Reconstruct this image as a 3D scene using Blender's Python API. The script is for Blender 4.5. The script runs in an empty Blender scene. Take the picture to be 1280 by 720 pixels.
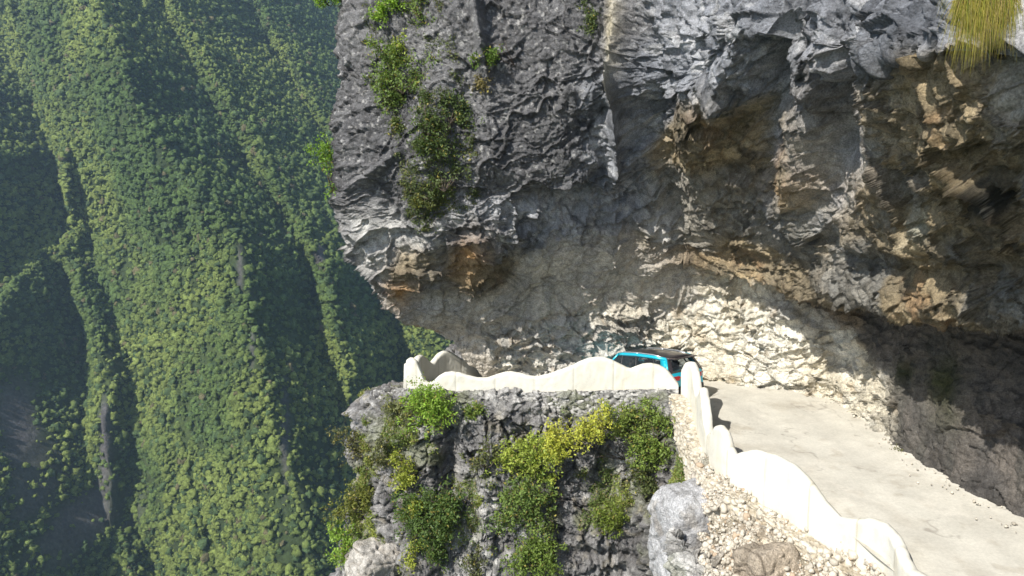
import bpy, math, random
import numpy as np
from math import radians, sin, cos, pi
from mathutils import Vector, Matrix

random.seed(7)
RNG = np.random.default_rng(7)
SC = bpy.context.scene
COL = SC.collection

# ------------------------------------------------------------------ camera model
F = 950.0                      # focal length in units of the 1280 px wide frame
PITCH = math.atan(0.12)        # looking slightly down
CP, SP = cos(PITCH), sin(PITCH)


def at(px, py, Y):
    """point seen at (px,py) of the 1280x720 frame at world distance Y"""
    a = (px - 640) / F
    b = (py - 360) / F
    dx, dy, dz = a, CP - b * SP, -SP - b * CP
    k = Y / dy
    return (dx * k, Y, dz * k)


def proj(P):
    x, y, z = P[..., 0], P[..., 1], P[..., 2]
    d = y * CP - z * SP
    u = y * SP + z * CP
    return 640 + F * x / d, 360 - F * u / d, d


# ------------------------------------------------------------------ scene helpers
def tag(o, label=None, cat=None, group=None, kind=None):
    if label: o['label'] = label
    if cat: o['category'] = cat
    if group: o['group'] = group
    if kind: o['kind'] = kind
    return o


def empty(name, loc=(0, 0, 0), rz=0.0):
    o = bpy.data.objects.new(name, None)
    o.empty_display_size = 0.3
    o.location = loc
    o.rotation_euler = (0, 0, rz)
    COL.objects.link(o)
    return o


def mesh_np(name, V, Fq, mats, parent=None, smooth=False, colors=None, mat_idx=None):
    """V (n,3) array, Fq (m,4) or (m,3) int array"""
    me = bpy.data.meshes.new(name)
    V = np.ascontiguousarray(V, dtype=np.float32)
    Fq = np.ascontiguousarray(Fq, dtype=np.int32)
    k = Fq.shape[1]
    me.vertices.add(len(V)); me.vertices.foreach_set('co', V.ravel())
    me.loops.add(Fq.size); me.loops.foreach_set('vertex_index', Fq.ravel())
    me.polygons.add(len(Fq))
    me.polygons.foreach_set('loop_start', np.arange(0, Fq.size, k, dtype=np.int32))
    me.polygons.foreach_set('loop_total', np.full(len(Fq), k, dtype=np.int32))
    if mat_idx is not None:
        me.polygons.foreach_set('material_index', np.ascontiguousarray(mat_idx, dtype=np.int32))
    me.update(calc_edges=True)
    me.validate()
    if smooth:
        me.polygons.foreach_set('use_smooth', np.ones(len(me.polygons), dtype=bool))
    if colors is not None:
        at_ = me.color_attributes.new('Col', 'FLOAT_COLOR', 'POINT')
        c4 = np.ones((len(V), 4), dtype=np.float32); c4[:, :3] = colors
        at_.data.foreach_set('color', c4.ravel())
    for m in (mats if isinstance(mats, (list, tuple)) else [mats]):
        me.materials.append(m)
    o = bpy.data.objects.new(name, me)
    COL.objects.link(o)
    if parent is not None: o.parent = parent
    return o


class MB:
    """collects polygons for one mesh"""
    def __init__(s): s.v = []; s.f = []
    def add(s, vs, fs):
        n = len(s.v); s.v += [tuple(v) for v in vs]; s.f += [tuple(i + n for i in f) for f in fs]
    def box(s, c, d, rot=None, taper=1.0):
        vs = []
        for sx, sy, sz in ((-1,-1,-1),(1,-1,-1),(1,1,-1),(-1,1,-1),(-1,-1,1),(1,-1,1),(1,1,1),(-1,1,1)):
            k = taper if sz > 0 else 1
            p = Vector((sx*d[0]/2*k, sy*d[1]/2*k, sz*d[2]/2))
            if rot: p = rot @ p
            vs.append((p.x+c[0], p.y+c[1], p.z+c[2]))
        s.add(vs, ((0,3,2,1),(4,5,6,7),(0,1,5,4),(1,2,6,5),(2,3,7,6),(3,0,4,7)))
    def tube(s, pts, rads, n=6, cap=True):
        pts = [Vector(p) for p in pts]
        rings = []
        for i, p in enumerate(pts):
            t = (pts[min(i+1, len(pts)-1)] - pts[max(i-1, 0)]).normalized()
            a = t.orthogonal().normalized(); b = t.cross(a)
            if i and rings:
                # keep the frame steady
                a = (pa - t * pa.dot(t)).normalized(); b = t.cross(a)
            pa = a
            r = rads[i] if hasattr(rads, '__len__') else rads
            rings.append([p + (a*cos(2*pi*k/n) + b*sin(2*pi*k/n)) * r for k in range(n)])
        vs = [v for r in rings for v in r]; fs = []
        for i in range(len(rings)-1):
            for k in range(n):
                fs.append((i*n+k, i*n+(k+1)%n, (i+1)*n+(k+1)%n, (i+1)*n+k))
        if cap:
            fs.append(tuple(range(n))[::-1]); fs.append(tuple(range((len(rings)-1)*n, len(rings)*n)))
        s.add(vs, fs)
    def build(s, name, mat, parent=None, smooth=False, bevel=0):
        me = bpy.data.meshes.new(name)
        me.from_pydata(s.v, [], s.f); me.update()
        if smooth:
            for p in me.polygons: p.use_smooth = True
        me.materials.append(mat)
        o = bpy.data.objects.new(name, me); COL.objects.link(o)
        if parent is not None: o.parent = parent
        if bevel:
            b = o.modifiers.new('Bevel', 'BEVEL'); b.width = bevel; b.segments = 2; b.limit_method = 'ANGLE'
        return o


# ------------------------------------------------------------------ vectorised noise
U = np.uint32


def _h(ix, iy, iz, seed):
    x = ix.astype(U) * U(374761393) + iy.astype(U) * U(668265263) + iz.astype(U) * U(2147483629) + U((seed * 1442695041) & 0xFFFFFFFF)
    x = (x ^ (x >> U(13))) * U(1274126177)
    x = (x ^ (x >> U(16))) * U(2246822519)
    return x ^ (x >> U(15))


def h01(ix, iy, iz, seed):
    return (_h(ix, iy, iz, seed) & U(0xFFFFFF)).astype(np.float32) * np.float32(1 / 16777216.0)


def vnoise(P, seed=0):
    """value noise, -1..1"""
    P = P.astype(np.float32); i = np.floor(P).astype(np.int32); f = P - i.astype(np.float32)
    f = f * f * f * (f * (f * 6 - 15) + 10)
    r = 0
    for dx in (0, 1):
        wx = f[..., 0] if dx else 1 - f[..., 0]
        for dy in (0, 1):
            wy = f[..., 1] if dy else 1 - f[..., 1]
            for dz in (0, 1):
                wz = f[..., 2] if dz else 1 - f[..., 2]
                r = r + wx * wy * wz * h01(i[..., 0] + dx, i[..., 1] + dy, i[..., 2] + dz, seed)
    return r * 2 - 1


def fbm(P, scale, oct=4, seed=0, gain=0.5, stretch=(1, 1, 1), ridged=False):
    q = P * (np.array(stretch) / scale)
    r = 0; a = 1.0; t = 0
    for k in range(oct):
        n = vnoise(q + 17.3 * k, seed + k * 11)
        if ridged: n = 1 - 2 * np.abs(n)
        r = r + a * n; t += a
        a *= gain; q = q * 2.03
    return r / t


def facets(P, scale, seed=0, tilt=1.0, step=0.4, stretch=(1, 1, 1)):
    """broken-rock noise: every cell is a tilted plane. returns disp(-1..1), edge distance, random id value"""
    q = (P * (np.array(stretch) / scale)).astype(np.float32)
    base = np.floor(q).astype(np.int32)
    sh = q.shape[:-1]
    fr = q - base.astype(np.float32)
    f1 = np.full(sh, 9e9, np.float32); f2 = np.full(sh, 9e9, np.float32)
    hb = np.zeros(sh, U); off = [np.zeros(sh, np.float32) for _ in range(3)]
    k1 = np.float32(1 / 1023.0)
    hx = [(base[..., 0] + d).astype(U) * U(374761393) for d in (-1, 0, 1)]
    hy = [(base[..., 1] + d).astype(U) * U(668265263) for d in (-1, 0, 1)]
    hz_ = [(base[..., 2] + d).astype(U) * U(2147483629) + U((seed * 1442695041) & 0xFFFFFFFF) for d in (-1, 0, 1)]
    for dx in (-1, 0, 1):
        for dy in (-1, 0, 1):
            hxy = hx[dx + 1] + hy[dy + 1]
            for dz in (-1, 0, 1):
                hh = hxy + hz_[dz + 1]
                hh = (hh ^ (hh >> U(13))) * U(1274126177)
                hh = (hh ^ (hh >> U(16))) * U(2246822519)
                hh = hh ^ (hh >> U(15))
                ox = fr[..., 0] - ((hh & U(0x3FF)).astype(np.float32) * k1 + dx)
                oy = fr[..., 1] - (((hh >> U(10)) & U(0x3FF)).astype(np.float32) * k1 + dy)
                oz = fr[..., 2] - (((hh >> U(20)) & U(0x3FF)).astype(np.float32) * k1 + dz)
                d = ox * ox + oy * oy + oz * oz
                m = d < f1
                f2 = np.minimum(f2, np.maximum(d, f1))
                np.copyto(f1, d, where=m); np.copyto(hb, hh, where=m)
                np.copyto(off[0], ox, where=m); np.copyto(off[1], oy, where=m); np.copyto(off[2], oz, where=m)
    g = []
    for k in range(4):
        hb = (hb ^ (hb >> U(11))) * U(2654435761) + U(k * 97 + 13)
        g.append(((hb >> U(8)) & U(0xFFFF)).astype(np.float32) / 65535.0)
    hv = g[3]
    r = tilt * sum(off[k] * (g[k] * 2 - 1) for k in range(3)) + step * (hv * 2 - 1)
    return r, np.sqrt(f2) - np.sqrt(f1), hv


def sstep(a, b, x):
    t = np.clip((x - a) / (b - a), 0, 1)
    return t * t * (3 - 2 * t)


# ------------------------------------------------------------------ materials
def newmat(name):
    m = bpy.data.materials.new(name); m.use_nodes = True
    nt = m.node_tree
    return m, nt, nt.nodes['Principled BSDF']


def simple(name, col, rough=0.6, metal=0.0, var=0.0, vscale=20, spec=0.5, coat=0.0):
    m, nt, b = newmat(name)
    b.inputs['Roughness'].default_value = rough
    b.inputs['Metallic'].default_value = metal
    b.inputs['Specular IOR Level'].default_value = spec
    b.inputs['Coat Weight'].default_value = coat
    if var > 0:
        tc = nt.nodes.new('ShaderNodeTexCoord')
        n = nt.nodes.new('ShaderNodeTexNoise'); n.inputs['Scale'].default_value = vscale; n.inputs['Detail'].default_value = 5
        nt.links.new(tc.outputs['Object'], n.inputs['Vector'])
        r = nt.nodes.new('ShaderNodeValToRGB')
        r.color_ramp.elements[0].position = 0.3; r.color_ramp.elements[1].position = 0.7
        r.color_ramp.elements[0].color = (*[c * (1 - var) for c in col], 1)
        r.color_ramp.elements[1].color = (*[min(1, c * (1 + var)) for c in col], 1)
        nt.links.new(n.outputs['Fac'], r.inputs['Fac']); nt.links.new(r.outputs['Color'], b.inputs['Base Color'])
    else:
        b.inputs['Base Color'].default_value = (*col, 1)
    return m


def vcol_mat(name, rough=0.9, det=((14, 0.35), (70, 0.25)), bump=0.5, bscale=30, bdist=0.02, spec=0.25, leaf=False):
    """surface colour from the painted attribute, broken up by two noises, with bump"""
    m, nt, b = newmat(name)
    N, L = nt.nodes, nt.links
    b.inputs['Roughness'].default_value = rough
    b.inputs['Specular IOR Level'].default_value = spec
    a = N.new('ShaderNodeAttribute'); a.attribute_name = 'Col'
    tc = N.new('ShaderNodeTexCoord')
    cur = a.outputs['Color']
    for sc, am in det:
        n = N.new('ShaderNodeTexNoise'); n.inputs['Scale'].default_value = sc; n.inputs['Detail'].default_value = 6
        n.inputs['Roughness'].default_value = 0.65
        L.new(tc.outputs['Object'], n.inputs['Vector'])
        mr = N.new('ShaderNodeMapRange')
        mr.inputs['From Min'].default_value = 0.3; mr.inputs['From Max'].default_value = 0.7
        mr.inputs['To Min'].default_value = 1 - am; mr.inputs['To Max'].default_value = 1 + am
        L.new(n.outputs['Fac'], mr.inputs['Value'])
        mx = N.new('ShaderNodeVectorMath'); mx.operation = 'SCALE'
        L.new(cur, mx.inputs[0]); L.new(mr.outputs['Result'], mx.inputs['Scale'])
        cur = mx.outputs['Vector']
    L.new(cur, b.inputs['Base Color'])
    if bump > 0:
        n = N.new('ShaderNodeTexNoise'); n.inputs['Scale'].default_value = bscale; n.inputs['Detail'].default_value = 8
        n.inputs['Roughness'].default_value = 0.7
        L.new(tc.outputs['Object'], n.inputs['Vector'])
        bp = N.new('ShaderNodeBump'); bp.inputs['Strength'].default_value = bump; bp.inputs['Distance'].default_value = bdist
        L.new(n.outputs['Fac'], bp.inputs['Height']); L.new(bp.outputs['Normal'], b.inputs['Normal'])
    return m


def leaf_mat(name):
    m, nt, b = newmat(name)
    N, L = nt.nodes, nt.links
    a = N.new('ShaderNodeAttribute'); a.attribute_name = 'Col'
    L.new(a.outputs['Color'], b.inputs['Base Color'])
    b.inputs['Roughness'].default_value = 0.55
    b.inputs['Specular IOR Level'].default_value = 0.3
    t = N.new('ShaderNodeBsdfTranslucent')
    sc = N.new('ShaderNodeVectorMath'); sc.operation = 'MULTIPLY'; sc.inputs[1].default_value = (1.25, 1.3, 0.5)
    L.new(a.outputs['Color'], sc.inputs[0]); L.new(sc.outputs['Vector'], t.inputs['Color'])
    mx = N.new('ShaderNodeMixShader'); mx.inputs['Fac'].default_value = 0.35
    L.new(b.outputs['BSDF'], mx.inputs[1]); L.new(t.outputs['BSDF'], mx.inputs[2])
    L.new(mx.outputs['Shader'], N['Material Output'].inputs['Surface'])
    return m


M_ROCK = vcol_mat('limestone', det=((5, 0.3), (24, 0.45)), bump=.95, bscale=3.4, bdist=0.22)
M_STONE = vcol_mat('stones', det=((9, 0.25), (60, 0.25)), bump=0.5, bscale=30, bdist=0.02)
M_PLASTER = vcol_mat('whitewashed_plaster', det=((2.5, 0.07), (30, 0.06)), bump=0.35, bscale=25, bdist=0.01, spec=0.3)
M_ROAD = vcol_mat('dusty_concrete', det=((1.1, 0.12), (14, 0.10)), bump=0.3, bscale=40, bdist=0.01)
M_MOUNT = vcol_mat('hillside', det=((0.05, 0.3), (0.4, 0.3)), bump=0.9, bscale=0.25, bdist=3.0)
M_LEAF = leaf_mat('leaves')
M_BARK = simple('bark', (0.09, 0.07, 0.05), 0.9, var=0.3)

# ------------------------------------------------------------------ lofted rock
def catmull(p0, p1, p2, p3, t):
    return 0.5 * ((2 * p1) + (-p0 + p2) * t + (2 * p0 - 5 * p1 + 4 * p2 - p3) * t * t + (-p0 + 3 * p1 - 3 * p2 + p3) * t ** 3)


def spline_rows(A, seg, tension=0.75):
    """A (n, ..., c) interpolated along axis 0 with seg[i] samples per interval"""
    n = len(A); out = []
    T = tension
    for i in range(n - 1):
        p1, p2 = A[i], A[i + 1]
        m1 = (A[i + 1] - A[i - 1]) * 0.5 if i > 0 else (p2 - p1)
        m2 = (A[i + 2] - A[i]) * 0.5 if i < n - 2 else (p2 - p1)
        m1 = m1 * T; m2 = m2 * T
        for k in range(seg[i]):
            t = k / seg[i]
            h00 = 2*t**3-3*t*t+1; h10 = t**3-2*t*t+t; h01_ = -2*t**3+3*t*t; h11 = t**3-t*t
            out.append(h00*p1 + h10*m1 + h01_*p2 + h11*m2)
    out.append(A[-1])
    return np.array(out)


def lerp_rows(A, seg):
    out = []
    for i in range(len(A) - 1):
        for k in range(seg[i]):
            t = k / seg[i]; out.append(A[i] * (1 - t) + A[i + 1] * t)
    out.append(A[-1]); return np.array(out)


def loft(net, wts, res, fine_r, fine_c):
    """net (R,C,3), wts (R,C,K) -> grids"""
    R, C = net.shape[:2]
    segr = []
    for i in range(R - 1):
        d = np.linalg.norm(net[i + 1] - net[i], axis=1)[fine_c[0]:fine_c[1]].max()
        segr.append(max(2, int(d / (res if fine_r[0] <= i < fine_r[1] else res * 5))))
    segc = []
    for j in range(C - 1):
        d = np.linalg.norm(net[:, j + 1] - net[:, j], axis=1)[fine_r[0]:fine_r[1] + 1].max()
        segc.append(max(2, int(d / (res if fine_c[0] <= j < fine_c[1] else res * 5))))
    G = spline_rows(net, segr)
    G = np.swapaxes(spline_rows(np.swapaxes(G, 0, 1), segc), 0, 1)
    W = lerp_rows(wts, segr)
    W = np.swapaxes(lerp_rows(np.swapaxes(W, 0, 1), segc), 0, 1)
    return G, W


def grid_normals(G):
    du = np.gradient(G, axis=1); dv = np.gradient(G, axis=0)
    n = np.cross(du, dv)
    n /= np.linalg.norm(n, axis=-1, keepdims=True) + 1e-9
    return n


def grid_faces(nr, nc):
    idx = np.arange(nr * nc).reshape(nr, nc)
    return np.stack([idx[:-1, :-1], idx[1:, :-1], idx[1:, 1:], idx[:-1, 1:]], -1).reshape(-1, 4)


def mixc(a, b, t):
    return a * (1 - t[..., None]) + b * t[..., None]


C_ = lambda *c: np.array(c, dtype=np.float32)
CLS = 'GWBTKPS'


def classes_to_w(rows):
    R = len(rows); Cn = len(rows[0])
    w = np.zeros((R, Cn, len(CLS)))
    for i, r in enumerate(rows):
        for j, ch in enumerate(r): w[i, j, CLS.index(ch)] = 1
    return w


def sharpen(W, P, k=3.0, amp=0.35, scale=1.6, seed=5):
    W = W.copy()
    for c in range(W.shape[-1]):
        W[..., c] = np.clip(W[..., c] + (W[..., c] > 0.02) * amp * fbm(P, scale, 4, seed + c * 7, 0.6), 0.0001, None) ** k
    return W / W.sum(-1, keepdims=True)


# ================================================================== THE CLIFF
def x3(X, Y, Z): return (X, Y, Z)


cols = []
# every column: rows a..l  (a,b,c = above the frame; d..k visible; l under the road)
def colpx(tops, pts, base_drop=1.2):
    a, b, c = tops
    v = [a, b, c] + [at(*p) for p in pts]
    k = v[-1]
    v.append((k[0], k[1], k[2] - base_drop))
    return v


cols.append([(4, 70, 30), (3, 66, 24), (2, 62, 14), (2, 60, 7), (2, 60, 3), (2, 60, 0), (3, 58, -2), (4, 58, -4), (6, 58, -5), (7, 58, -6), (8, 58, -7.5), (8, 58, -9)])
cols.append([(1, 60, 30), (-2, 42, 24), (-4, 37, 14), (-4.2, 36, 7), (-4.2, 36, 3), (-4.2, 36, 0), (-3.6, 35.5, -2), (-2.6, 35, -3.5), (-1.6, 34.6, -4.6), (-0.2, 34.6, -5.8), (1.0, 35, -7.4), (1, 35, -9)])
cols.append(colpx([(-3, 55, 30), (-4.5, 34, 24), (-5.6, 28.5, 14)],
    [(432, 0, 27.2), (420, 140, 27), (426, 245, 27), (443, 322, 27.2), (474, 372, 27.6), (496, 402, 28), (564, 428, 29), (604, 474, 29.6)]))
cols.append(colpx([(0, 50, 30), (-2.5, 29, 24), (-3.5, 26.4, 14)],
    [(500, 0, 25.9), (500, 130, 25.6), (500, 225, 25.6), (497, 290, 25.8), (505, 348, 26.2), (532, 390, 27.2), (586, 428, 28.5), (618, 474, 29.2)]))
cols.append(colpx([(4, 48, 30), (-1, 28, 24), (-1.2, 26, 14)],
    [(590, 0, 25.3), (590, 130, 25.2), (590, 230, 25.4), (596, 308, 25.8), (602, 350, 26.9), (612, 390, 28), (624, 430, 28.8), (640, 476, 29.3)]))
cols.append(colpx([(8, 46, 30), (2, 27.5, 24), (1.2, 25.6, 14)],
    [(690, 0, 25.2), (690, 110, 25.1), (690, 215, 25.7), (690, 268, 26.9), (690, 325, 27.8), (690, 370, 28.7), (692, 420, 29.2), (696, 480, 29.6)]))
cols.append(colpx([(12, 44, 30), (4.5, 27, 24), (3.3, 25, 14)],
    [(770, 0, 24.8), (772, 100, 24.8), (775, 200, 26.2), (775, 262, 27.3), (775, 320, 28.2), (775, 362, 29.2), (775, 415, 29.8), (775, 476, 30.1)]))
cols.append(colpx([(16, 42, 30), (7, 25.5, 24), (4.8, 23.4, 14)],
    [(845, 0, 22.9), (842, 100, 22.9), (838, 180, 24.5), (846, 262, 27.1), (850, 322, 27.9), (850, 348, 29.2), (850, 410, 29.9), (850, 478, 29.9)]))
cols.append(colpx([(19, 38, 30), (9.5, 22.5, 24), (6.8, 20.2, 14)],
    [(930, 0, 19.7), (932, 50, 19.8), (930, 170, 22.8), (930, 290, 26.0), (930, 352, 27.0), (930, 358, 28), (930, 430, 28.5), (930, 489, 28.2)]))
cols.append(colpx([(21, 33, 30), (11.5, 19.5, 24), (9, 16.6, 14)],
    [(1050, 0, 17.0), (1050, 85, 17.1), (1050, 190, 19.3), (1050, 300, 21.2), (1050, 376, 22.1), (1050, 384, 25.4), (1048, 450, 26), (1045, 514, 26)]))
cols.append(colpx([(22, 28, 30), (13, 16.5, 24), (10, 13.6, 14)],
    [(1170, 0, 12.8), (1170, 60, 12.8), (1170, 190, 13.8), (1170, 312, 16.2), (1172, 396, 17.3), (1170, 400, 21), (1170, 500, 20.7), (1170, 612, 19.9)]))
cols.append(colpx([(23, 23, 30), (14.5, 13.5, 24), (11, 11, 14)],
    [(1300, 0, 10.2), (1300, 40, 10.2), (1300, 170, 10.7), (1300, 312, 12.4), (1300, 408, 14.0), (1300, 414, 18), (1300, 540, 17.6), (1300, 680, 17.2)]))
cols.append(colpx([(24, 18, 30), (15.5, 10, 24), (12, 8.8, 14)],
    [(1500, 0, 8.0), (1500, 40, 8.0), (1500, 170, 8.6), (1500, 310, 10.4), (1500, 420, 12.1), (1500, 432, 15), (1500, 600, 14.6), (1500, 800, 14.2)]))
cols.append([(26, 8, 30), (18, 4, 24), (15, 4, 14), (14, 4, 4), (14, 4, 3), (14, 4, 1.5), (13.8, 4, 0), (13.6, 4, -1.2), (16, 4, -2), (16, 4, -5), (15.5, 4, -9), (15.5, 4, -10)])
net = np.array(cols, dtype=np.float64).swapaxes(0, 1)     # (rows, cols, 3)
#        0123456789ABCD  columns
rows_c = ['GGGGGGGGBBBBBB',   # a
          'GGGGGGGGBBBBBB',   # b
          'GGGGGGGBBBBBBB',   # c
          'GGGGGGGBBBBBBB',   # d
          'GGGGGGBBBBTTTT',   # e
          'GGGGGGBTTKTTTT',   # f
          'GGWWWBBTTTTTTT',   # g
          'GGWTTKKTTTTTTT',   # h
          'GKKKKKKKPSSSSS',   # i
          'GKKKPPPPPPSSSS',   # j
          'GKKKPPPPPPSSSS',   # k
          'GKKKKPPPPPSSSS']
G, W = loft(net, classes_to_w(rows_c), 0.039, (3, 11), (2, 13))
nr, nc = G.shape[:2]
BN = grid_normals(G)
if BN[nr // 3, nc // 2, 1] > 0: BN = -BN            # outward = towards the open valley (-Y)
P = G.reshape(-1, 3).astype(np.float32); Nn = BN.reshape(-1, 3).astype(np.float32)
bpx, bpy_, _ = proj(P)
Wf = sharpen(W.reshape(-1, len(CLS)), P)
w = {c: Wf[:, i] for i, c in enumerate(CLS)}

n_big = fbm(P, 4.5, 4, 1, 0.5)
n_mid = fbm(P, 1.3, 4, 2, 0.55)
n_fine = fbm(P, 0.35, 3, 3, 0.6)
warp = np.stack([fbm(P, 1.1, 3, 40 + k, 0.6) for k in range(3)], -1).astype(np.float32)
Pw = P + warp * 0.35
fa, ea, ia = facets(Pw, 1.9, 11, 1.0, 0.35, (1, 1, 1.3))
fb, eb, ib = facets(Pw, 0.62, 12, 1.0, 0.4, (1, 1, 1.6))
fc, ec, ic = facets(Pw, 0.2, 13, 1.0, 0.4, (1, 1, 1.4))
rid = fbm(Pw, 1.5, 4, 21, 0.55, (1.5, 1.5, 0.42), ridged=True)      # vertical flutes
bed = fbm(Pw, 0.9, 3, 22, 0.55, (0.35, 0.35, 2.2), ridged=True)      # bedding
crack = np.clip(1 - eb / 0.07, 0, 1) * (vnoise(P / 1.4, 90) > -0.1)
crackA = np.clip(1 - ea / 0.05, 0, 1)

amp = lambda **k: sum(k.get(c, 0) * w[c] for c in CLS)
longc = sstep(.028, .0, np.abs(fbm(Pw * np.array([1, 1, .7]), 4.2, 4, 95, .5)))
longc = np.maximum(longc, sstep(.02, .0, np.abs(fbm(Pw, 2.6, 3, 96, .5))) * .7)
disp = (- amp(G=.16, W=.12, B=.12, T=.14, K=.05, P=.06, S=.1) * longc
        + amp(G=.35, W=.42, B=.42, T=.20, K=.25, P=.30, S=.3) * n_big * 1.4
        + amp(G=.16, W=.35, B=.30, T=.20, K=.15, P=.22, S=.18) * n_mid
        + amp(G=.05, W=.08, B=.07, T=.05, K=.035, P=.05, S=.05) * n_fine
        + amp(G=.13, W=.34, B=.20, T=.30, K=.10, P=.24, S=.14) * fa
        + amp(G=.085, W=.18, B=.14, T=.13, K=.04, P=.20, S=.08) * fb
        + amp(G=.06, W=.06, B=.06, T=.04, K=.02, P=.06, S=.035) * fc
        + amp(B=.55, T=.12, K=.16, S=.18, W=.1) * rid
        + amp(T=.14, P=.16, K=.05, W=.1, G=.02) * bed
        - amp(G=.05, W=.14, B=.07, T=.12, K=.03, P=.13, S=.05) * crack
        - amp(G=.07, W=.2, B=.12, T=.13, K=.05, P=.15, S=.1) * crackA * (vnoise(P / 2.3, 91) > -.2))


def gauss(px, py, sx, sy, ang=0):
    a = radians(ang); dx = bpx - px; dy = bpy_ - py
    u = (dx * cos(a) + dy * sin(a)) / sx; v = (-dx * sin(a) + dy * cos(a)) / sy
    return np.exp(-0.5 * (u * u + v * v))


# hanging ribs, notches and ledges that give this cliff its shape
front = sstep(-2.0, -3.2, -(P[:, 1] - 0)) if False else 1.0
vis_top = (np.arange(nr)[:, None] < nr * 0.72).repeat(nc, 1).reshape(-1)
for (px, py, sx, sy, ang, am) in (
        (965, 90, 13, 110, 3, 0.7), (1045, 150, 14, 80, 6, 0.7), (1000, 60, 14, 70, -8, 0.3),
        (832, 230, 16, 70, -12, 0.9), (1276, 50, 10, 60, 0, .7), 
        (905, 95, 18, 60, 20, -0.6), (1000, 190, 16, 60, 0, -0.5), (1090, 90, 16, 70, 0, -0.5),
        (700, 250, 70, 14, 8, 0.45), (480, 260, 40, 22, 25, 0.5), (576, 318, 18, 16, 30, 0.6),
        (545, 330, 26, 12, 20, 0.35), (600, 40, 5, 45, -8, -0.7), (768, 130, 6, 90, 0, -0.8),
        (800, 120, 12, 120, 0, 0.5), (545, 150, 14, 90, 10, -0.5), 
        (930, 330, 80, 16, 8, 0.35), (1180, 345, 110, 14, 4, 0.4), (470, 215, 40, 5, -38, -0.45)):
    disp = disp + vis_top * am * gauss(px, py, sx, sy, ang)
D = P + Nn * disp[:, None]
# bulk push of upper, far cliff is small; keep the foot of the wall off the road
# ---- colours
v1 = fbm(P, 1.6, 5, 50, 0.6); v2 = fbm(P, 0.5, 4, 51, 0.6); v3 = fbm(P, 3.5, 4, 52, 0.55)
vs = fbm(P, 0.8, 4, 53, 0.6, (1.6, 1.6, 0.25))                     # vertical streaks
spk = sstep(0.30, 0.55, fbm(P, 0.11, 2, 54, 0.7))
cG = mixc(C_(.098, .097, .10), C_(.175, .173, .175), sstep(-.4, .5, v1)); cG = mixc(cG, C_(.46, .45, .43), spk * .6)
cG = mixc(cG, C_(.045, .045, .05), sstep(.2, .6, vs) * .5)
cW = mixc(C_(.20, .20, .20), C_(.42, .41, .39), sstep(-.2, .25, v2)); cW = mixc(cW, C_(.24, .17, .10), sstep(.05, .3, v3) * .7)
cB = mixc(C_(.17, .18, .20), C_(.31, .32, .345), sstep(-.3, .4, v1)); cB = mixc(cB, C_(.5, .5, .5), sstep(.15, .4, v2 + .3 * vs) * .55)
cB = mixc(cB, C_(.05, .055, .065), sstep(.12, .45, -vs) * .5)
cT = mixc(C_(.20, .165, .11), C_(.34, .27, .165), sstep(-.3, .3, v1))
cT = mixc(cT, C_(.36, .20, .09), sstep(.1, .32, v3) * sstep(-.2, .3, v2) * .4)
cT = mixc(cT, C_(.20, .205, .20), sstep(.05, .3, -v3) * .7); cT = mixc(cT, C_(.05, .045, .035), sstep(.15, .45, vs) * .6)
cK = mixc(C_(.36, .335, .295), C_(.50, .455, .385), sstep(-.3, .3, vs)); cK = mixc(cK, C_(.33, .23, .14), sstep(.15, .4, v1) * .6)
cK = mixc(cK, C_(.26, .265, .27), sstep(.05, .4, -v3) * .6)
cP = mixc(C_(.57, .52, .41), C_(.71, .68, .59), sstep(-.3, .3, v1)); cP = mixc(cP, C_(.40, .39, .37), sstep(.05, .3, v3) * .7)
cP = mixc(cP, C_(.36, .25, .13), sstep(.15, .4, v2) * .35)
cS = mixc(C_(.075, .07, .065), C_(.13, .115, .10), sstep(-.3, .3, v1)); cS = mixc(cS, C_(.20, .15, .09), sstep(.1, .35, v3) * .6)  # shaded right end of the back wall, shade put into the darker colour
cS = mixc(cS, C_(.05, .05, .045), sstep(.15, .45, vs) * .6)
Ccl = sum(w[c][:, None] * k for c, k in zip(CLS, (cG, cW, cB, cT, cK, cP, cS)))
tint = 1 + amp(G=.1, W=.3, B=.2, T=.35, K=.1, P=.2, S=.15) * (ib - .5) + .15 * (ia - .5)
Ccl = Ccl * tint[:, None]
Ccl = mixc(Ccl, Ccl * .45, np.clip(crack * .7 + crackA * .5 + longc * (w['G'] + w['B'] + w['T'] + w['S']), 0, 1) * .7)
# pale fresh scars, sunlit rib and lip highlights painted pale, and orange stains that sit at definite places
for (px, py, sx, sy, ang, col, k) in (
        (766, 40, 6, 38, 0, (.50, .44, .30), .6), (768, 92, 5, 20, 0, (.52, .48, .38), .7),
        (480, 285, 26, 12, 20, (.5, .49, .46), .8), (640, 262, 60, 10, 5, (.45, .45, .46), .7),
        (745, 255, 45, 12, -10, (.42, .43, .46), .7), (585, 322, 14, 20, 20, (.42, .24, .10), .8),
        (500, 370, 16, 14, 30, (.42, .24, .10), .6), (1272, 60, 15, 60, 0, (.58, .56, .53), .95),
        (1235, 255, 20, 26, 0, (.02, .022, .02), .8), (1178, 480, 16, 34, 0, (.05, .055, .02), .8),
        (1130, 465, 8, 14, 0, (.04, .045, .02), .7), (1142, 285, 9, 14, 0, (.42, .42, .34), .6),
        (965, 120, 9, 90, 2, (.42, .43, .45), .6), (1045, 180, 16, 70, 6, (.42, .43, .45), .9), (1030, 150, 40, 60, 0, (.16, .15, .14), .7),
        (825, 290, 14, 34, -14, (.5, .49, .47), .7), (860, 330, 34, 8, 5, (.33, .22, .12), .25),
        (1000, 230, 60, 14, 0, (.26, .17, .08), .4)):
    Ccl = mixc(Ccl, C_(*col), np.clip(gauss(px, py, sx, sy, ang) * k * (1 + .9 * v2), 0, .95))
Ccl = np.clip(Ccl, .012, .8)
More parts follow.
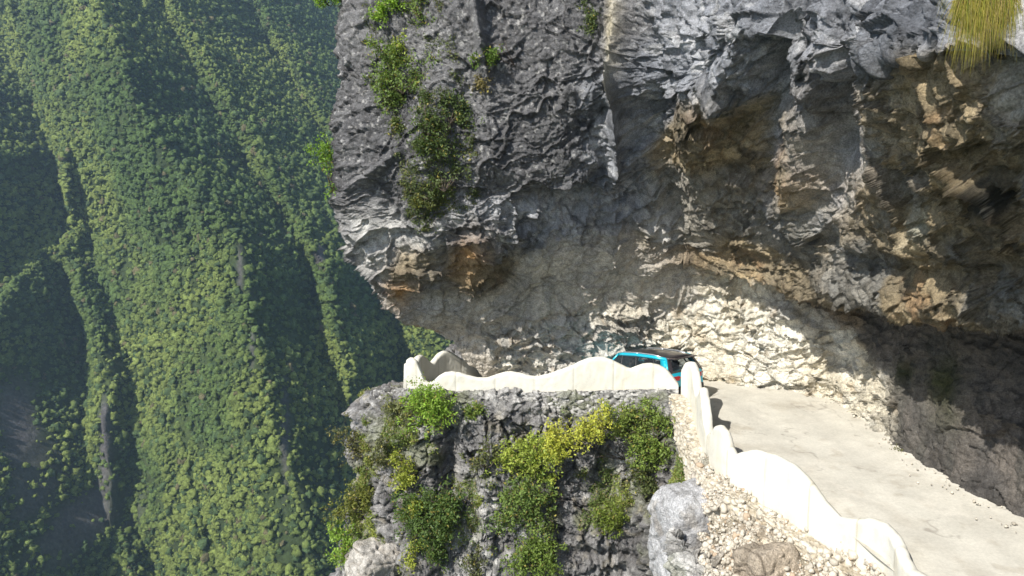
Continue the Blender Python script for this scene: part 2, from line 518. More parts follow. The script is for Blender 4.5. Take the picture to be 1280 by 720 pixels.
cliff = mesh_np('cliff', D, grid_faces(nr, nc), M_ROCK, colors=Ccl)
tag(cliff, 'towering grey and ochre limestone cliff overhanging the half-tunnel road', 'cliff', kind='structure')
CLIFF_PTS = D; CLIFF_N = Nn

# ================================================================== PARAPET PATH
# outer foot of the parapet, front (left -> corner) then near (corner -> towards the camera)
FRONT = [at(508, 485, 25.7), at(560, 488, 25.55), at(640, 489.5, 25.5), at(700, 489, 25.45), at(760, 487, 25.4), at(815, 485.5, 25.35), at(848, 486, 25.2)]
NEAR = [at(851, 487, 25.05), at(861, 497, 24.55), at(868, 522, 23.5), at(876, 552, 22.2), at(888, 577, 21.2), at(906, 595, 20.3), at(930, 611, 19.6),
        at(960, 629, 18.95), at(1000, 655, 18.1), at(1040, 682, 17.3), at(1100, 722, 16.0), (8.08, 14.6, -8.1), (8.38, 12.4, -8.3), (8.85, 10, -8.5), (9.9, 6, -8.9)]
FAR = [(-3.95, 27.0, -7.25), (-4.05, 28.6, -7.35), (-3.7, 30.0, -7.4), (-2.9, 31.2, -7.5), (-1.6, 32.2, -7.6), (0, 33, -7.7), (2.5, 34, -7.9)]


def resample(pts, ds):
    A = np.array(pts, dtype=np.float64)
    S = spline_rows(A, [40] * (len(A) - 1), 1.0)
    L = np.concatenate([[0], np.cumsum(np.linalg.norm(np.diff(S[:, :2], axis=0), axis=1))])
    n = max(4, int(L[-1] / ds)); s = np.linspace(0, L[-1], n + 1)
    return np.stack([np.interp(s, L, S[:, k]) for k in range(3)], -1), s


def side_normal(Q):
    t = np.gradient(Q[:, :2], axis=0); t /= np.linalg.norm(t, axis=1, keepdims=True)
    return np.stack([-t[:, 1], t[:, 0]], -1)      # points left of travel = towards the road for FRONT / NEAR


def parapet(name, pts, crest, thick, label, ds=0.04, joint=1.35, round_ends=(0.1, 0.1), dirt=0.5, seed=0):
    """crest(s, Q) -> top z along the path"""
    Q, s = resample(pts, ds)
    nrm = side_normal(Q)
    zt = crest(s, Q)
    zb = Q[:, 2] - 0.25
    sec = []                                       # (offset across, height fraction, drop)
    H = zt - zb
    n_v = 16
    prof = [(-0.02, 0, 0)]
    for k in range(1, n_v): prof.append((0.0, k / n_v, 0))
    prof += [(0.0, 1, -.07), (.025, 1, -.03), (.07, 1, -.005), (thick / 2, 1, .01), (thick - .07, 1, -.005), (thick - .025, 1, -.03), (thick, 1, -.07)]
    for k in range(n_v - 1, 0, -1): prof.append((thick, k / n_v, 0))
    prof.append((thick + 0.02, 0, 0))
    rows = []
    for off, hf, dr in prof:
        z = zb + (H - .07) * hf if hf < 1 else zt + dr
        rows.append(np.stack([Q[:, 0] + nrm[:, 0] * off, Q[:, 1] + nrm[:, 1] * off, z], -1))
    Gd = np.array(rows); R_, C2 = Gd.shape[:2]
    nn = np.zeros_like(Gd); cx = Gd.mean(0, keepdims=True)
    sgn = np.array([-1 if o < thick * .5 else 1 for o, _, _ in prof])[:, None]
    nn[..., 0] = nrm[None, :, 0] * sgn; nn[..., 1] = nrm[None, :, 1] * sgn
    Pp = Gd.reshape(-1, 3)
    jn = np.abs(((s + .3 * seed) % joint) - joint / 2); groove = np.exp(-(jn / .022) ** 2)[None, :].repeat(R_, 0).reshape(-1)
    d = .03 * fbm(Pp, .6, 4, 60 + seed, .55) + .012 * fbm(Pp, .12, 3, 61 + seed, .6) - .014 * groove
    Pp = Pp + nn.reshape(-1, 3) * d[:, None]
    Pp[:, 2] += .03 * fbm(Pp, .4, 4, 62 + seed, .6)
    hf = np.array([p[1] for p in prof])[:, None].repeat(C2, 1).reshape(-1)
    c = np.tile(C_(.565, .55, .485), (len(Pp), 1))
    st = fbm(Pp, .5, 4, 63 + seed, .6, (1.5, 1.5, .3)); st2 = fbm(Pp, 1.2, 4, 64 + seed, .6)
    c = mixc(c, C_(.56, .52, .42), sstep(.0, .45, st) * dirt)
    c = mixc(c, C_(.50, .46, .36), sstep(.35, .0, hf + .15 * st2) * .6)
    c = mixc(c, C_(.40, .38, .32), sstep(.2, .5, st2) * .35 * dirt)
    c = mixc(c, C_(.30, .28, .22), groove * .8 * (dirt + .2))
    fs = grid_faces(R_, C2)
    # close the two ends
    o = mesh_np(name, Pp, fs, M_PLASTER, colors=c, smooth=True)
    me = o.data
    import bmesh
    bm = bmesh.new(); bm.from_mesh(me); bm.verts.ensure_lookup_table()
    bm.faces.new([bm.verts[i * C2] for i in range(R_)])
    bm.faces.new([bm.verts[i * C2 + C2 - 1] for i in range(R_)][::-1])
    bmesh.ops.triangulate(bm, faces=[f for f in bm.faces if len(f.verts) > 4])
    bmesh.ops.recalc_face_normals(bm, faces=bm.faces)
    bm.to_mesh(me); bm.free()
    me.polygons.foreach_set('use_smooth', np.ones(len(me.polygons), dtype=bool))
    me.set_sharp_from_angle(angle=radians(50))
    tag(o, label, 'parapet wall')
    return o


crest_px = np.array([(505, 452), (508, 451), (512, 448), (516, 448), (521, 452), (526, 464), (530, 475), (535, 479), (541, 477), (548, 471), (556, 466.5), (565, 465), (575, 467),
                     (585, 470.5), (598, 473), (610, 472.5), (622, 468.5), (632, 465.5), (640, 465), (650, 467), (662, 470.5), (672, 471), (685, 468), (700, 463.5), (712, 459),
                     (724, 453), (735, 448.5), (746, 446.5), (756, 447.5), (765, 450.5), (775, 455.5), (783, 460), (788, 461.5), (794, 459.5), (803, 456), (814, 455), (824, 457.5), (832, 462), (840, 470), (848, 480)], float)


def crest_front(s, Q):
    px, _, _ = proj(Q)
    row = np.interp(px, crest_px[:, 0], crest_px[:, 1])
    b = (row - 360) / F
    return Q[:, 1] * (-SP - b * CP) / (CP - b * SP)


par_front = parapet('parapet_wall', FRONT, crest_front, .25, 'long whitewashed parapet with a wavy crest above the stone retaining wall, in front of the blue car', seed=1)

# near parapet: crest heights over its foot, along the path
_Q, _s = resample(NEAR, .05)
key_y = np.array([(25.05, .75), (24.9, 1.0), (24.6, 1.17), (24.25, 1.14), (23.9, .85), (23.5, .72), (23.1, .95), (22.7, 1.42), (22.3, 1.3), (21.9, .74), (21.6, .62),
                  (21.3, .80), (21.05, 1.14), (20.8, 1.24), (20.5, 1.20), (20.25, .88), (20.05, .72), (19.8, .90), (19.4, 1.16), (18.9, 1.30), (18.4, 1.33), (18.0, 1.2), (17.6, .86), (17.25, .72), (16.9, .88),
                  (16.5, 1.13), (16.1, 1.2), (15.7, 1.08), (15.2, .72), (14.8, .56), (14.3, .58), (13.7, .72), (13.0, 1.05), (12.4, .8), (11.6, .6), (10.6, 1.1), (9.6, 1.1), (8.6, .65), (7, 1.1), (6, .8)])


def crest_near(s, Q):
    yy = Q[:, 1]
    return Q[:, 2] + np.interp(-yy, -key_y[:, 0], key_y[:, 1])


par_near = parapet('parapet_wall', NEAR, crest_near, .27, 'bright white parapet with rounded humps running from the road corner towards the lower right', seed=4, dirt=.7)


def crest_far(s, Q):
    return Q[:, 2] + .72 + .42 * np.abs(np.sin(s * 1.75 + .3)) ** 1.3


par_far = parapet('parapet_wall', FAR[::-1], crest_far, .28, 'short scalloped parapet on the far side of the ledge, seen behind the left end of the white wall', seed=7)

# ================================================================== ROAD
# stations: left edge (just inside the parapet), right edge (under the rock foot), z
ROAD_ST = [((3.2, 34.0), (4.2, 38), -8.0), ((0.0, 32.8), (2.6, 35.6), -7.85), ((-1.5, 32.0), (0.8, 33.4), -7.7), ((-2.9, 31.0), (0.2, 31.8), -7.6), ((-3.6, 29.8), (-.4, 30.8), -7.5),
           ((-3.9, 28.6), (-0.6, 30.2), -7.55), ((-3.9, 27.1), (-0.2, 29.9), -7.53), ((-3.4, 25.95), (0.2, 30.4), -7.52), ((-2.0, 25.8), (1, 30.9), -7.52), ((0, 25.75), (2, 31.2), -7.53), ((2, 25.72), (3.6, 31.4), -7.52),
           ((3.6, 25.65), (5.4, 31.4), -7.47), ((5.2, 25.5), (7.6, 30.6), -7.3), ((5.85, 25.1), (9.2, 29.8), -7.16), ((6.1, 24.4), (11.0, 28.9), -7.14), ((6.0, 23.3), (12.3, 27.3), -7.24),
           ((5.95, 22.2), (12.6, 25.0), -7.36), ((6.0, 21.2), (12.4, 23.0), -7.45), ((6.3, 20.3), (12.3, 21.5), -7.55), ((6.75, 19.4), (12.3, 20.3), -7.63), ((7.25, 18.4), (12.5, 19.3), -7.72),
           ((7.9, 17.2), (12.9, 18.3), -7.82), ((8.1, 16.1), (13.2, 17.2), -7.9), ((8.35, 14.7), (13.6, 15.8), -8.0), ((8.6, 12.6), (14.2, 13.8), -8.2), ((9.05, 10.1), (15, 11.4), -8.4), ((10.1, 6), (17, 7), -8.8)]
A = np.array([[[l[0], l[1], z], [r[0], r[1], z + .06]] for l, r, z in ROAD_ST])
Rr = spline_rows(A, [26] * (len(A) - 1), 1.0)
tt = np.linspace(-.02, 1, 150)[None, :, None]
Rg = Rr[:, :1] * (1 - tt) + Rr[:, 1:2] * tt
Pr = Rg.reshape(-1, 3)
tv = np.broadcast_to(tt[..., 0], Rg.shape[:2]).reshape(-1)
Pr[:, 2] += .018 * fbm(Pr, 2.0, 4, 70) + .05 * sstep(.80, 1, tv) * (1 + fbm(Pr, .6, 3, 73)) + .035 * sstep(.06, -.05, tv)
cr = np.tile(C_(.50, .48, .42), (len(Pr), 1))
r1 = fbm(Pr, 1.6, 5, 71, .6); r2 = fbm(Pr, .5, 4, 72, .6)
cr = mixc(cr, C_(.37, .34, .28), sstep(0, .45, r1) * .7)
cr = mixc(cr, C_(.50, .475, .41), sstep(.55, .8, tv + .2 * r2) * .6)
cr = mixc(cr, C_(.30, .26, .20), sstep(.25, .5, r2) * .35)
wheel = np.exp(-((tv - .32) / .07) ** 2) + np.exp(-((tv - .60) / .07) ** 2)
cr = mixc(cr, C_(.35, .33, .29), wheel * .22)
ck = np.abs(fbm(Pr, 2.4, 4, 77, .55)); cr = mixc(cr, C_(.22, .20, .17), sstep(.018, .0, ck) * (r1 > -.1) * .6)
cr = mixc(cr, C_(.60, .57, .50), sstep(.15, .5, fbm(Pr, .9, 4, 78, .6)) * .4)
road = mesh_np('road', Pr, grid_faces(*Rg.shape[:2]), M_ROAD, colors=cr, smooth=True)
tag(road, 'pale dusty concrete mountain road along the cliff', 'road', kind='structure')

# ================================================================== LOWER CLIFF
def dcol(pts, deep):
    return [at(*p) for p in pts] + list(deep)


lc = []
lc.append([(-1, 50, -7.6), (-2, 50, -8.4), (-3, 50, -10), (-3, 50, -12), (-4, 50, -18), (-8, 50, -40)])
lc.append([(-3.0, 32.4, -7.7), (-4.6, 33, -8.3), (-5, 33, -10), (-5.2, 33, -12), (-6, 33, -18), (-9, 34, -40)])
lc.append([(-3.6, 28.8, -7.2)] + [at(456, 497, 28), at(452, 560, 27.4), at(448, 620, 27)] + [at(410, 730, 26.6), (-16, 26, -40)])
lc.append([(-3.6, 26.2, -7.0)] + [at(470, 489, 26.3), at(462, 540, 26.0), at(462, 620, 26)] + [at(438, 730, 25.6), (-13, 24, -40)])
for px in (520, 600, 700, 780):
    X = (px - 640) / F * 25.5 / CP
    lc.append([(X, 25.75, -6.9)] + [at(px, 492, 25.35), at(px, 540, 25.05), at(px, 620, 25.0)] + [at(px, 730, 24.6), ((px - 640) * .05, 22.5, -40)])
lc.append([(5.5, 25.4, -7.0)] + [at(838, 492, 25.0), at(838, 545, 24.6), at(838, 620, 24.1)] + [at(825, 730, 23.2), (9, 20, -40)])
lc.append([(6.0, 24.6, -7.2)] + [at(850, 510, 24.6), at(850, 560, 23.9), at(848, 630, 22.9)] + [at(835, 730, 21.8), (10, 19, -40)])
lc.append([(6.1, 22.3, -7.5)] + [at(866, 566, 22.3), at(862, 600, 22.1), at(855, 650, 21.5)] + [at(845, 740, 20.4), (10.5, 17.5, -40)])
lc.append([(6.2, 20.3, -7.8)] + [at(896, 602, 20.2), at(880, 640, 20.0), at(868, 680, 19.6)] + [at(850, 770, 19.0), (11, 16, -40)])
lc.append([(7.0, 18.9, -7.9)] + [at(950, 634, 18.8), at(925, 680, 18.5), at(905, 720, 18.1)] + [at(880, 800, 17.6), (11.5, 15, -40)])
lc.append([(7.8, 17.2, -8.0)] + [at(1030, 686, 17.2), at(1000, 730, 16.9), at(970, 770, 16.5)] + [at(940, 850, 16.2), (12, 13.5, -40)])
lc.append([(8.15, 15.9, -8.2)] + [at(1090, 728, 15.9), at(1060, 780, 15.5), at(1035, 820, 15.2)] + [at(1000, 900, 14.8), (12.5, 12, -40)])
lc.append([(8.8, 12.4, -8.6), (8.1, 12.2, -8.7), (7.6, 12, -9.6), (7.2, 11.8, -10.6), (7.0, 11.5, -13), (13, 9, -40)])
lc.append([(10.4, 6, -9), (9.6, 6, -9.2), (9.1, 6, -10), (8.7, 6, -11), (8.4, 6, -14), (14, 4, -40)])
net2 = np.array(lc).swapaxes(0, 1)
#  columns 0..16
rows2 = ['GGGKKKKKKKKPPPPPP',
         'GGGGWWWWWWWPPPPPP',
         'GGGGGGGGGGGPPPPPP',
         'GGGGGWGWGGWWPPPPP',
         'GGGWGWGGGGWWWPPPP',
         'GGGGGGGGGGGGGGGGG']
G2, W2 = loft(net2, classes_to_w(rows2), 0.034, (0, 4), (2, 14))
n2r, n2c = G2.shape[:2]
N2 = grid_normals(G2)
if N2[n2r // 2, n2c // 2, 1] > 0: N2 = -N2
P2 = G2.reshape(-1, 3).astype(np.float32); N2 = N2.reshape(-1, 3).astype(np.float32)
q2x, q2y, _ = proj(P2)
Wg = sharpen(W2.reshape(-1, len(CLS)), P2, seed=105)
w = {c: Wg[:, i] for i, c in enumerate(CLS)}
amp = lambda **k: sum(k.get(c, 0) * w[c] for c in CLS)
warp2 = np.stack([fbm(P2, .9, 3, 140 + k, .6) for k in range(3)], -1).astype(np.float32)
Pw2 = P2 + warp2 * .25
g_big = fbm(P2, 2.6, 4, 101, .55); g_mid = fbm(P2, .8, 4, 102, .55); g_fine = fbm(P2, .25, 3, 103, .6)
ga, gea, gia = facets(Pw2, 1.3, 111, 1, .45, (1, 1, .8))
gb, geb, gib = facets(Pw2, .42, 112, 1, .45, (1, 1, 1.5))
gc, gec, gic = facets(Pw2, .17, 113, 1, .45, (1, 1, 1.3))
gv = fbm(Pw2, 1.3, 4, 121, .55, (1.6, 1.6, .35), ridged=True)
fade = sstep(.2, 1.6, (-6.45 - P2[:, 2])) * .88 + .12
gcr = np.clip(1 - geb / .09, 0, 1); gcra = np.clip(1 - gea / .06, 0, 1)
_gx, _gy, _ = proj(P2)
fade = fade * (1 - .88 * np.exp(-.5 * (((_gx - 858) / 26) ** 2 + ((_gy - 540) / 62) ** 2)))
d2 = fade * (.55 * g_big + .25 * g_mid + .06 * g_fine + amp(G=.30, W=.34, P=.22, K=.1) * ga + amp(G=.24, W=.24, P=.12, K=.05) * gv) \
    + amp(G=.13, W=.13, P=.13, K=.03) * gb + amp(G=.055, W=.06, P=.09, K=.02) * gc \
    - fade * (amp(G=.10, W=.1, P=.06) * gcr + .22 * gcra)


def gauss2(px, py, sx, sy, ang=0):
    a = radians(ang); dx = q2x - px; dy = q2y - py
    u = (dx * cos(a) + dy * sin(a)) / sx; v = (-dx * sin(a) + dy * cos(a)) / sy
    return np.exp(-0.5 * (u * u + v * v))


for (px, py, sx, sy, ang, am) in ((562, 600, 7, 75, 2, -.9), (610, 620, 12, 60, 0, .4), (720, 640, 50, 40, 0, .35), (790, 570, 30, 40, 0, -.35), (500, 640, 20, 60, 0, .3),
                                  (665, 520, 10, 20, 0, -.4), (815, 680, 6, 60, 0, -.6), (750, 690, 60, 6, 0, -.3), (640, 680, 14, 40, 0, .4)):
    d2 = d2 + am * gauss2(px, py, sx, sy, ang) * fade
D2 = P2 + N2 * d2[:, None]
u1 = fbm(P2, 1.3, 5, 150, .6); u2 = fbm(P2, .4, 4, 151, .6); u3 = fbm(P2, 3, 4, 152, .55)
sp2 = sstep(.2, .5, fbm(P2, .13, 2, 154, .7))
kG = mixc(C_(.13, .125, .125), C_(.24, .235, .23), sstep(-.4, .4, u1)); kG = mixc(kG, C_(.40, .39, .37), sp2 * .45)
kG = mixc(kG, C_(.24, .20, .12), sstep(.1, .4, u2) * .35)
kW = mixc(C_(.20, .195, .19), C_(.42, .41, .39), sstep(-.3, .3, u2)); kW = mixc(kW, C_(.33, .28, .2), sstep(.1, .4, u3) * .5)
kP = mixc(C_(.42, .37, .28), C_(.55, .50, .42), sstep(-.3, .3, u1)); kP = mixc(kP, C_(.30, .22, .14), sstep(.1, .4, u2) * .5); kP = mixc(kP, C_(.58, .55, .5), sp2 * .4)
kK = mixc(C_(.30, .27, .2), C_(.4, .37, .3), sstep(-.3, .3, u1))
C2_ = w['G'][:, None] * kG + w['W'][:, None] * kW + w['P'][:, None] * kP + w['K'][:, None] * kK
C2_ = C2_ * (1 + .45 * (gib - .5) + .35 * (gic - .5))[:, None]
moss = sstep(.0, .35, fbm(P2, 1.7, 5, 160, .6) + .15 * u2) * (w['G'] + w['W'])
C2_ = mixc(C2_, C_(.13, .15, .045), moss * .45)
C2_ = mixc(C2_, C2_ * .35, np.clip(gcr * .8 + gcra * .6, 0, 1) * .7)
C2_ = np.clip(C2_, .015, .8)
lower = mesh_np('lower_cliff', D2, grid_faces(n2r, n2c), M_ROCK, colors=C2_)
tag(lower, 'broken grey rock face falling away below the road', 'cliff', kind='structure')
LOW_PTS = D2; LOW_N = N2


def surf_point(px, py, which='both', rad=5):
    best = None
    for pts, nn in ((CLIFF_PTS, CLIFF_N), (LOW_PTS, LOW_N)):
        x, y, dd = proj(pts)
        m = (np.abs(x - px) < rad) & (np.abs(y - py) < rad) & (pts[:, 1] > 5)
        if m.any():
            i = np.nonzero(m)[0]; j = i[np.argmin(dd[i])]
            if best is None or dd[j] < best[2]: best = (pts[j].copy(), nn[j].copy(), dd[j])
    return best


# ================================================================== RETAINING WALL (dry stone, under the parapet)
def retaining(name, pts, out, depth, label, seed, cols_, top_drop=0.0, ds=.035):
    Q, s = resample(pts, ds); nrm = side_normal(Q)
    nv = int(depth / ds)
    nl_ = max(2, int(out / ds)); prof = [(.05 - (out + .05) * k / nl_, 0) for k in range(nl_)] + [(-out, -.01)] + [(-out - .06 * k / nv, -depth * k / nv) for k in range(1, nv + 1)]
    Gd = np.array([np.stack([Q[:, 0] + nrm[:, 0] * o, Q[:, 1] + nrm[:, 1] * o, Q[:, 2] + z - top_drop], -1) for o, z in prof])
    Pp = Gd.reshape(-1, 3)
    nn = np.zeros_like(Gd); nn[..., 0] = -nrm[None, :, 0]; nn[..., 1] = -nrm[None, :, 1]; nn[:nl_, :, :2] = 0; nn[:nl_, :, 2] = 1
    nn = nn.reshape(-1, 3)
    Pq = Pp + np.stack([fbm(Pp, .3, 2, 200 + k) for k in range(3)], -1) * .05
    a, e, i_ = facets(Pq, .19, seed, .8, .5, (1, 1, 1.7))
    a2, e2, i2 = facets(Pq, .08, seed + 1, .8, .5, (1, 1, 1.5))
    d = .055 * a + .018 * a2 - .06 * np.clip(1 - e / .16, 0, 1) + .07 * fbm(Pp, 1.2, 3, seed + 5)
    edge = np.ones(Gd.shape[:2]); edge[:nl_] = .5; d = d * edge.reshape(-1)
    Pp = Pp + nn * d[:, None]
    c = mixc(C_(*cols_[0]), C_(*cols_[1]), i_); c = mixc(c, C_(*cols_[2]), sstep(.75, .8, i2) * .6)
    c = mixc(c, c * .3, np.clip(1 - e / .12, 0, 1) * .8)
    o = mesh_np(name, Pp, grid_faces(*Gd.shape[:2]), M_STONE, colors=c)
    tag(o, label, 'retaining wall')
    return o


retaining('retaining_wall', [at(470, 487, 26.4), at(490, 487, 26.0)] + FRONT, .13, .95, 'dry stone retaining wall of small grey stones under the long wavy parapet', 210,
          ((.16, .155, .15), (.38, .37, .35), (.5, .49, .46)))
retaining('retaining_wall', NEAR, .45, .8, 'pale tan rubble retaining wall curving below the white parapet at the road corner', 220,
          ((.34, .29, .21), (.52, .47, .38), (.56, .53, .47)), top_drop=.12)

# ================================================================== LOOSE STONES AND BOULDERS
ICO_V = []
_t = (1 + 5 ** .5) / 2
for a_, b_ in ((-1, _t), (1, _t), (-1, -_t), (1, -_t)):
    ICO_V += [(a_, b_, 0), (0, a_, b_), (b_, 0, a_)]
ICO_V = np.array(ICO_V) / math.hypot(1, _t)


def hull_faces(V):
    import bmesh
    bm = bmesh.new()
    for v in V: bm.verts.new(v)
    r = bmesh.ops.convex_hull(bm, input=bm.verts[:])
    bm.verts.index_update()
    f = [[v.index for v in fa_.verts] for fa_ in bm.faces]
    bm.free(); return np.array(f)


ICO_F = hull_faces(ICO_V)


def scatter_stones(centers, sizes, colors, seed):
    rg = np.random.default_rng(seed)
    n = len(centers)
    V = np.tile(ICO_V[None], (n, 1, 1)) * rg.uniform(.65, 1.25, (n, 12, 1)) * rg.uniform(.6, 1.2, (n, 1, 3))
    ang = rg.uniform(0, 2 * pi, n); ca, sa = np.cos(ang), np.sin(ang)
    x = V[..., 0] * ca[:, None] - V[..., 1] * sa[:, None]; y = V[..., 0] * sa[:, None] + V[..., 1] * ca[:, None]
    V = np.stack([x, y, V[..., 2]], -1) * sizes[:, None, None] + centers[:, None]
    Fc = ICO_F[None] + (np.arange(n) * 12)[:, None, None]
    return V.reshape(-1, 3), Fc.reshape(-1, 3), np.repeat(colors, 12, 0)


# rubble on the slope below the near parapet, placed on the lower cliff's vertices
mask = (w['P'] > .3) & (P2[:, 2] < -7.3) & (P2[:, 2] > -13) & (P2[:, 1] < 23.5)
ids = np.nonzero(mask)[0]
rg = np.random.default_rng(3)
pick = rg.choice(ids, min(15000, len(ids)), replace=False)
sz = rg.gamma(.9, .022, len(pick)) + .010; sz = np.clip(sz, .010, .24)
tone = rg.uniform(.75, 1.2, (len(pick), 1)); base = C_(.46, .42, .35) * tone; red = rg.random(len(pick)) < .12; base[red] = C_(.36, .28, .20)
V_, F_, c_ = scatter_stones(D2[pick] + N2[pick] * sz[:, None] * .3, sz, np.clip(base, 0, .7), 9)
rub = mesh_np('rubble', V_, F_, M_STONE, colors=c_)
tag(rub, 'pale loose stones spilling down the slope beneath the near parapet', 'rubble', kind='stuff')
# small grit along the rock foot of the road
n = 300; ti = rg.integers(280, len(Rr) - 1, n); of = np.where(rg.random(n) < .75, rg.normal(.83, .05, n), rg.normal(.04, .02, n))
cpos = Rr[ti, 0] * (1 - of[:, None]) + Rr[ti, 1] * of[:, None]; cpos[:, 2] += .05
szz = np.clip(rg.gamma(1.3, .013, n) + .008, .008, .09)
V_, F_, c_ = scatter_stones(cpos, szz, np.clip(C_(.45, .41, .34) * rg.uniform(.7, 1.2, (n, 1)), 0, .7), 19)
tag(mesh_np('road_grit', V_, F_, M_STONE, colors=c_), 'small stones and grit fallen along the road edges', 'grit', kind='stuff')


def boulder(name, px, py, Y, dims, label, col, seed, rz=0., tiltx=0., n=46):
    c0 = Vector(at(px, py, Y))
    # cube-sphere grid
    V = []; Fc = []; off = 0
    lin = np.linspace(-1, 1, n)
    for ax in range(3):
        for sg in (-1, 1):
            a, b = np.meshgrid(lin, lin, indexing='ij')
            q = np.zeros((n, n, 3)); q[..., ax] = sg; q[..., (ax + 1) % 3] = a * sg; q[..., (ax + 2) % 3] = b
            V.append(q.reshape(-1, 3)); Fc.append(grid_faces(n, n)[:, ::-1] + off); off += n * n
    V = np.concatenate(V); Fc = np.concatenate(Fc)
    V = V / (np.sum(np.abs(V) ** 5, 1, keepdims=True) ** .2)
    V = V * np.array(dims) / 2
    R = np.array(Matrix.Rotation(rz, 3, 'Z') @ Matrix.Rotation(tiltx, 3, 'X'))
    nrm = V / np.linalg.norm(V, axis=1, keepdims=True)
    a, e, i_ = facets(V + 31.7 * seed, .9, seed, 1, .4); b, e2, i2 = facets(V + 11.7 * seed, .28, seed + 1, 1, .4)
    d = .15 * a + .05 * b - .06 * np.clip(1 - e / .07, 0, 1) + .12 * fbm(V + 5 * seed, 1.1, 4, seed)
    V = V + nrm * d[:, None] * min(1, dims[0] / 1.5)
    c = mixc(C_(*col), C_(*[k * 1.35 for k in col]), sstep(-.3, .3, fbm(V, .7, 5, seed + 3, .6)))
    c = mixc(c, C_(.30, .26, .20), sstep(.1, .45, fbm(V, .4, 4, seed + 4, .6)) * .4)
    c = mixc(c, c * .4, np.clip(1 - e / .06, 0, 1) * .5)
    V = V @ R.T
    o = mesh_np(name, V, Fc, M_ROCK, colors=np.clip(c, 0, .7))
    o.location = c0
    tag(o, label, 'boulder')
    return o


boulder('boulder', 872, 668, 20.7, (2.6, 1.7, 2.9), 'huge pale grey block of rock standing below the road corner', (.34, .34, .345), 6, .3, .08)
boulder('boulder', 958, 706, 17.6, (1.3, 1.1, 1.0), 'brownish slab of rock wedged in the rubble under the near parapet', (.32, .27, .21), 5, .5, -.3, 30)
boulder('boulder', 470, 708, 25.2, (1.8, 1.6, 1.9), 'pale pointed rock at the lower left foot of the rock face', (.34, .32, .29), 8, .7, .4, 34)

# ================================================================== SHRUBS
def leaf_cloud(centers, dirs, n_per, spread, size, rg, droop=0.0):
    n = len(centers) * n_per
    c = np.repeat(centers, n_per, 0) + rg.normal(0, 1, (n, 3)) * spread
    c[:, 2] -= np.abs(rg.normal(0, 1, n)) * droop
    a = rg.normal(0, 1, (n, 3)) + np.array([-.2, -.3, .25]); a /= np.linalg.norm(a, axis=1, keepdims=True)
    b = rg.normal(0, 1, (n, 3)); b -= a * np.sum(a * b, 1, keepdims=True); b /= np.linalg.norm(b, axis=1, keepdims=True)
    cc = np.cross(a, b)
    s = size * rg.uniform(.6, 1.4, (n, 1))
    V = np.stack([c - b * s, c + cc * s * .45 + a * s * .12, c + b * s, c - cc * s * .45 + a * s * .12], 1)
    return V.reshape(-1, 3), np.arange(n * 4).reshape(n, 4), n


def shrub(px, py, wpx, hpx, label, col, dens=1.0, group=None, cat='shrub', hang=0.0, name='shrub', size=.05, seed=0, col2=None, stems=True, loose=1.0, anchor=None):
    rg = np.random.default_rng(1000 + seed)
    sp = surf_point(px, py, rad=6)
    if anchor is not None: Pn, Nm, dd = np.array(anchor[:3]), np.array([-.7, -.6, .3]), anchor[1]
    else: Pn, Nm, dd = sp
    m = dd / F
    Wm, Hm = wpx * m, hpx * m
    root = empty(name, tuple(float(v) for v in (Pn - Nm * .1 - np.array([0, 0, 0 if hang else Hm * .35]))))
    base = np.array(root.location)
    # twig ends fill an uneven volume on the face of the rock; built of several lobes
    nl = max(4, int(5 + 4 * dens * (wpx * hpx) / 2500))
    nl = min(nl, 22)
    lob = np.stack([rg.uniform(-.42, .42, nl) * Wm, rg.uniform(.0, .32, nl) * min(Wm, Hm), rg.uniform(-.42, .42, nl) * Hm], -1)
    out = np.array([Nm[0], Nm[1], 0.15]); out /= np.linalg.norm(out)
    side = np.array([-out[1], out[0], 0]); side /= np.linalg.norm(side)
    if side[0] < 0: side = -side
    side = side * .35 + np.array([1, 0, 0]) * .65
    L = Pn + lob[:, :1] * side + lob[:, 1:2] * out + lob[:, 2:] * np.array([0, 0, 1])
    mb = MB(); tips = []
    for l in L:
        rl = rg.uniform(.13, .26) * min(Wm, Hm) * 1.1 + .06
        nt = max(5, int(22 * dens * (rl / .3)))
        t = rg.normal(0, 1, (nt, 3)); t /= np.linalg.norm(t, axis=1, keepdims=True)
        t = l + t * rl * (.3 + np.abs(rg.normal(0, .75, (nt, 1)))) * loose
        tips.append(t)
        if stems:
            mid = (base + l) / 2 + rg.normal(0, .06, 3)
            mb.tube([base, mid, l], [.022, .014, .008], 5)
            for q in t[::3]:
                mb.tube([l, (l + q) / 2 + rg.normal(0, .02, 3), q], [.007, .005, .002], 3, cap=False)
    tips = np.concatenate(tips)
    V, Fc, nlv = leaf_cloud(tips, None, 14, .075, size, rg, droop=hang)
    cols2 = col2 or tuple(k * .6 for k in col)
    mixk = np.repeat(rg.random(len(tips)), 14)[:, None] * .6 + rg.random((nlv, 1)) * .4
    yel = (rg.random((nlv, 1)) < .06)
    cc = C_(*col) * mixk + C_(*cols2) * (1 - mixk)
    cc = np.where(yel, C_(.28, .24, .06), cc) * rg.uniform(.75, 1.25, (nlv, 1))
    V = V - base
    mesh_np('foliage', V, Fc, M_LEAF, parent=root, colors=np.repeat(np.clip(cc, 0, .6), 4, 0))
    if stems:
        o = mb.build('stem', M_BARK, root, smooth=True)
        o.data.transform(Matrix.Translation(-root.location))
    tag(root, label, cat, group)
    return root


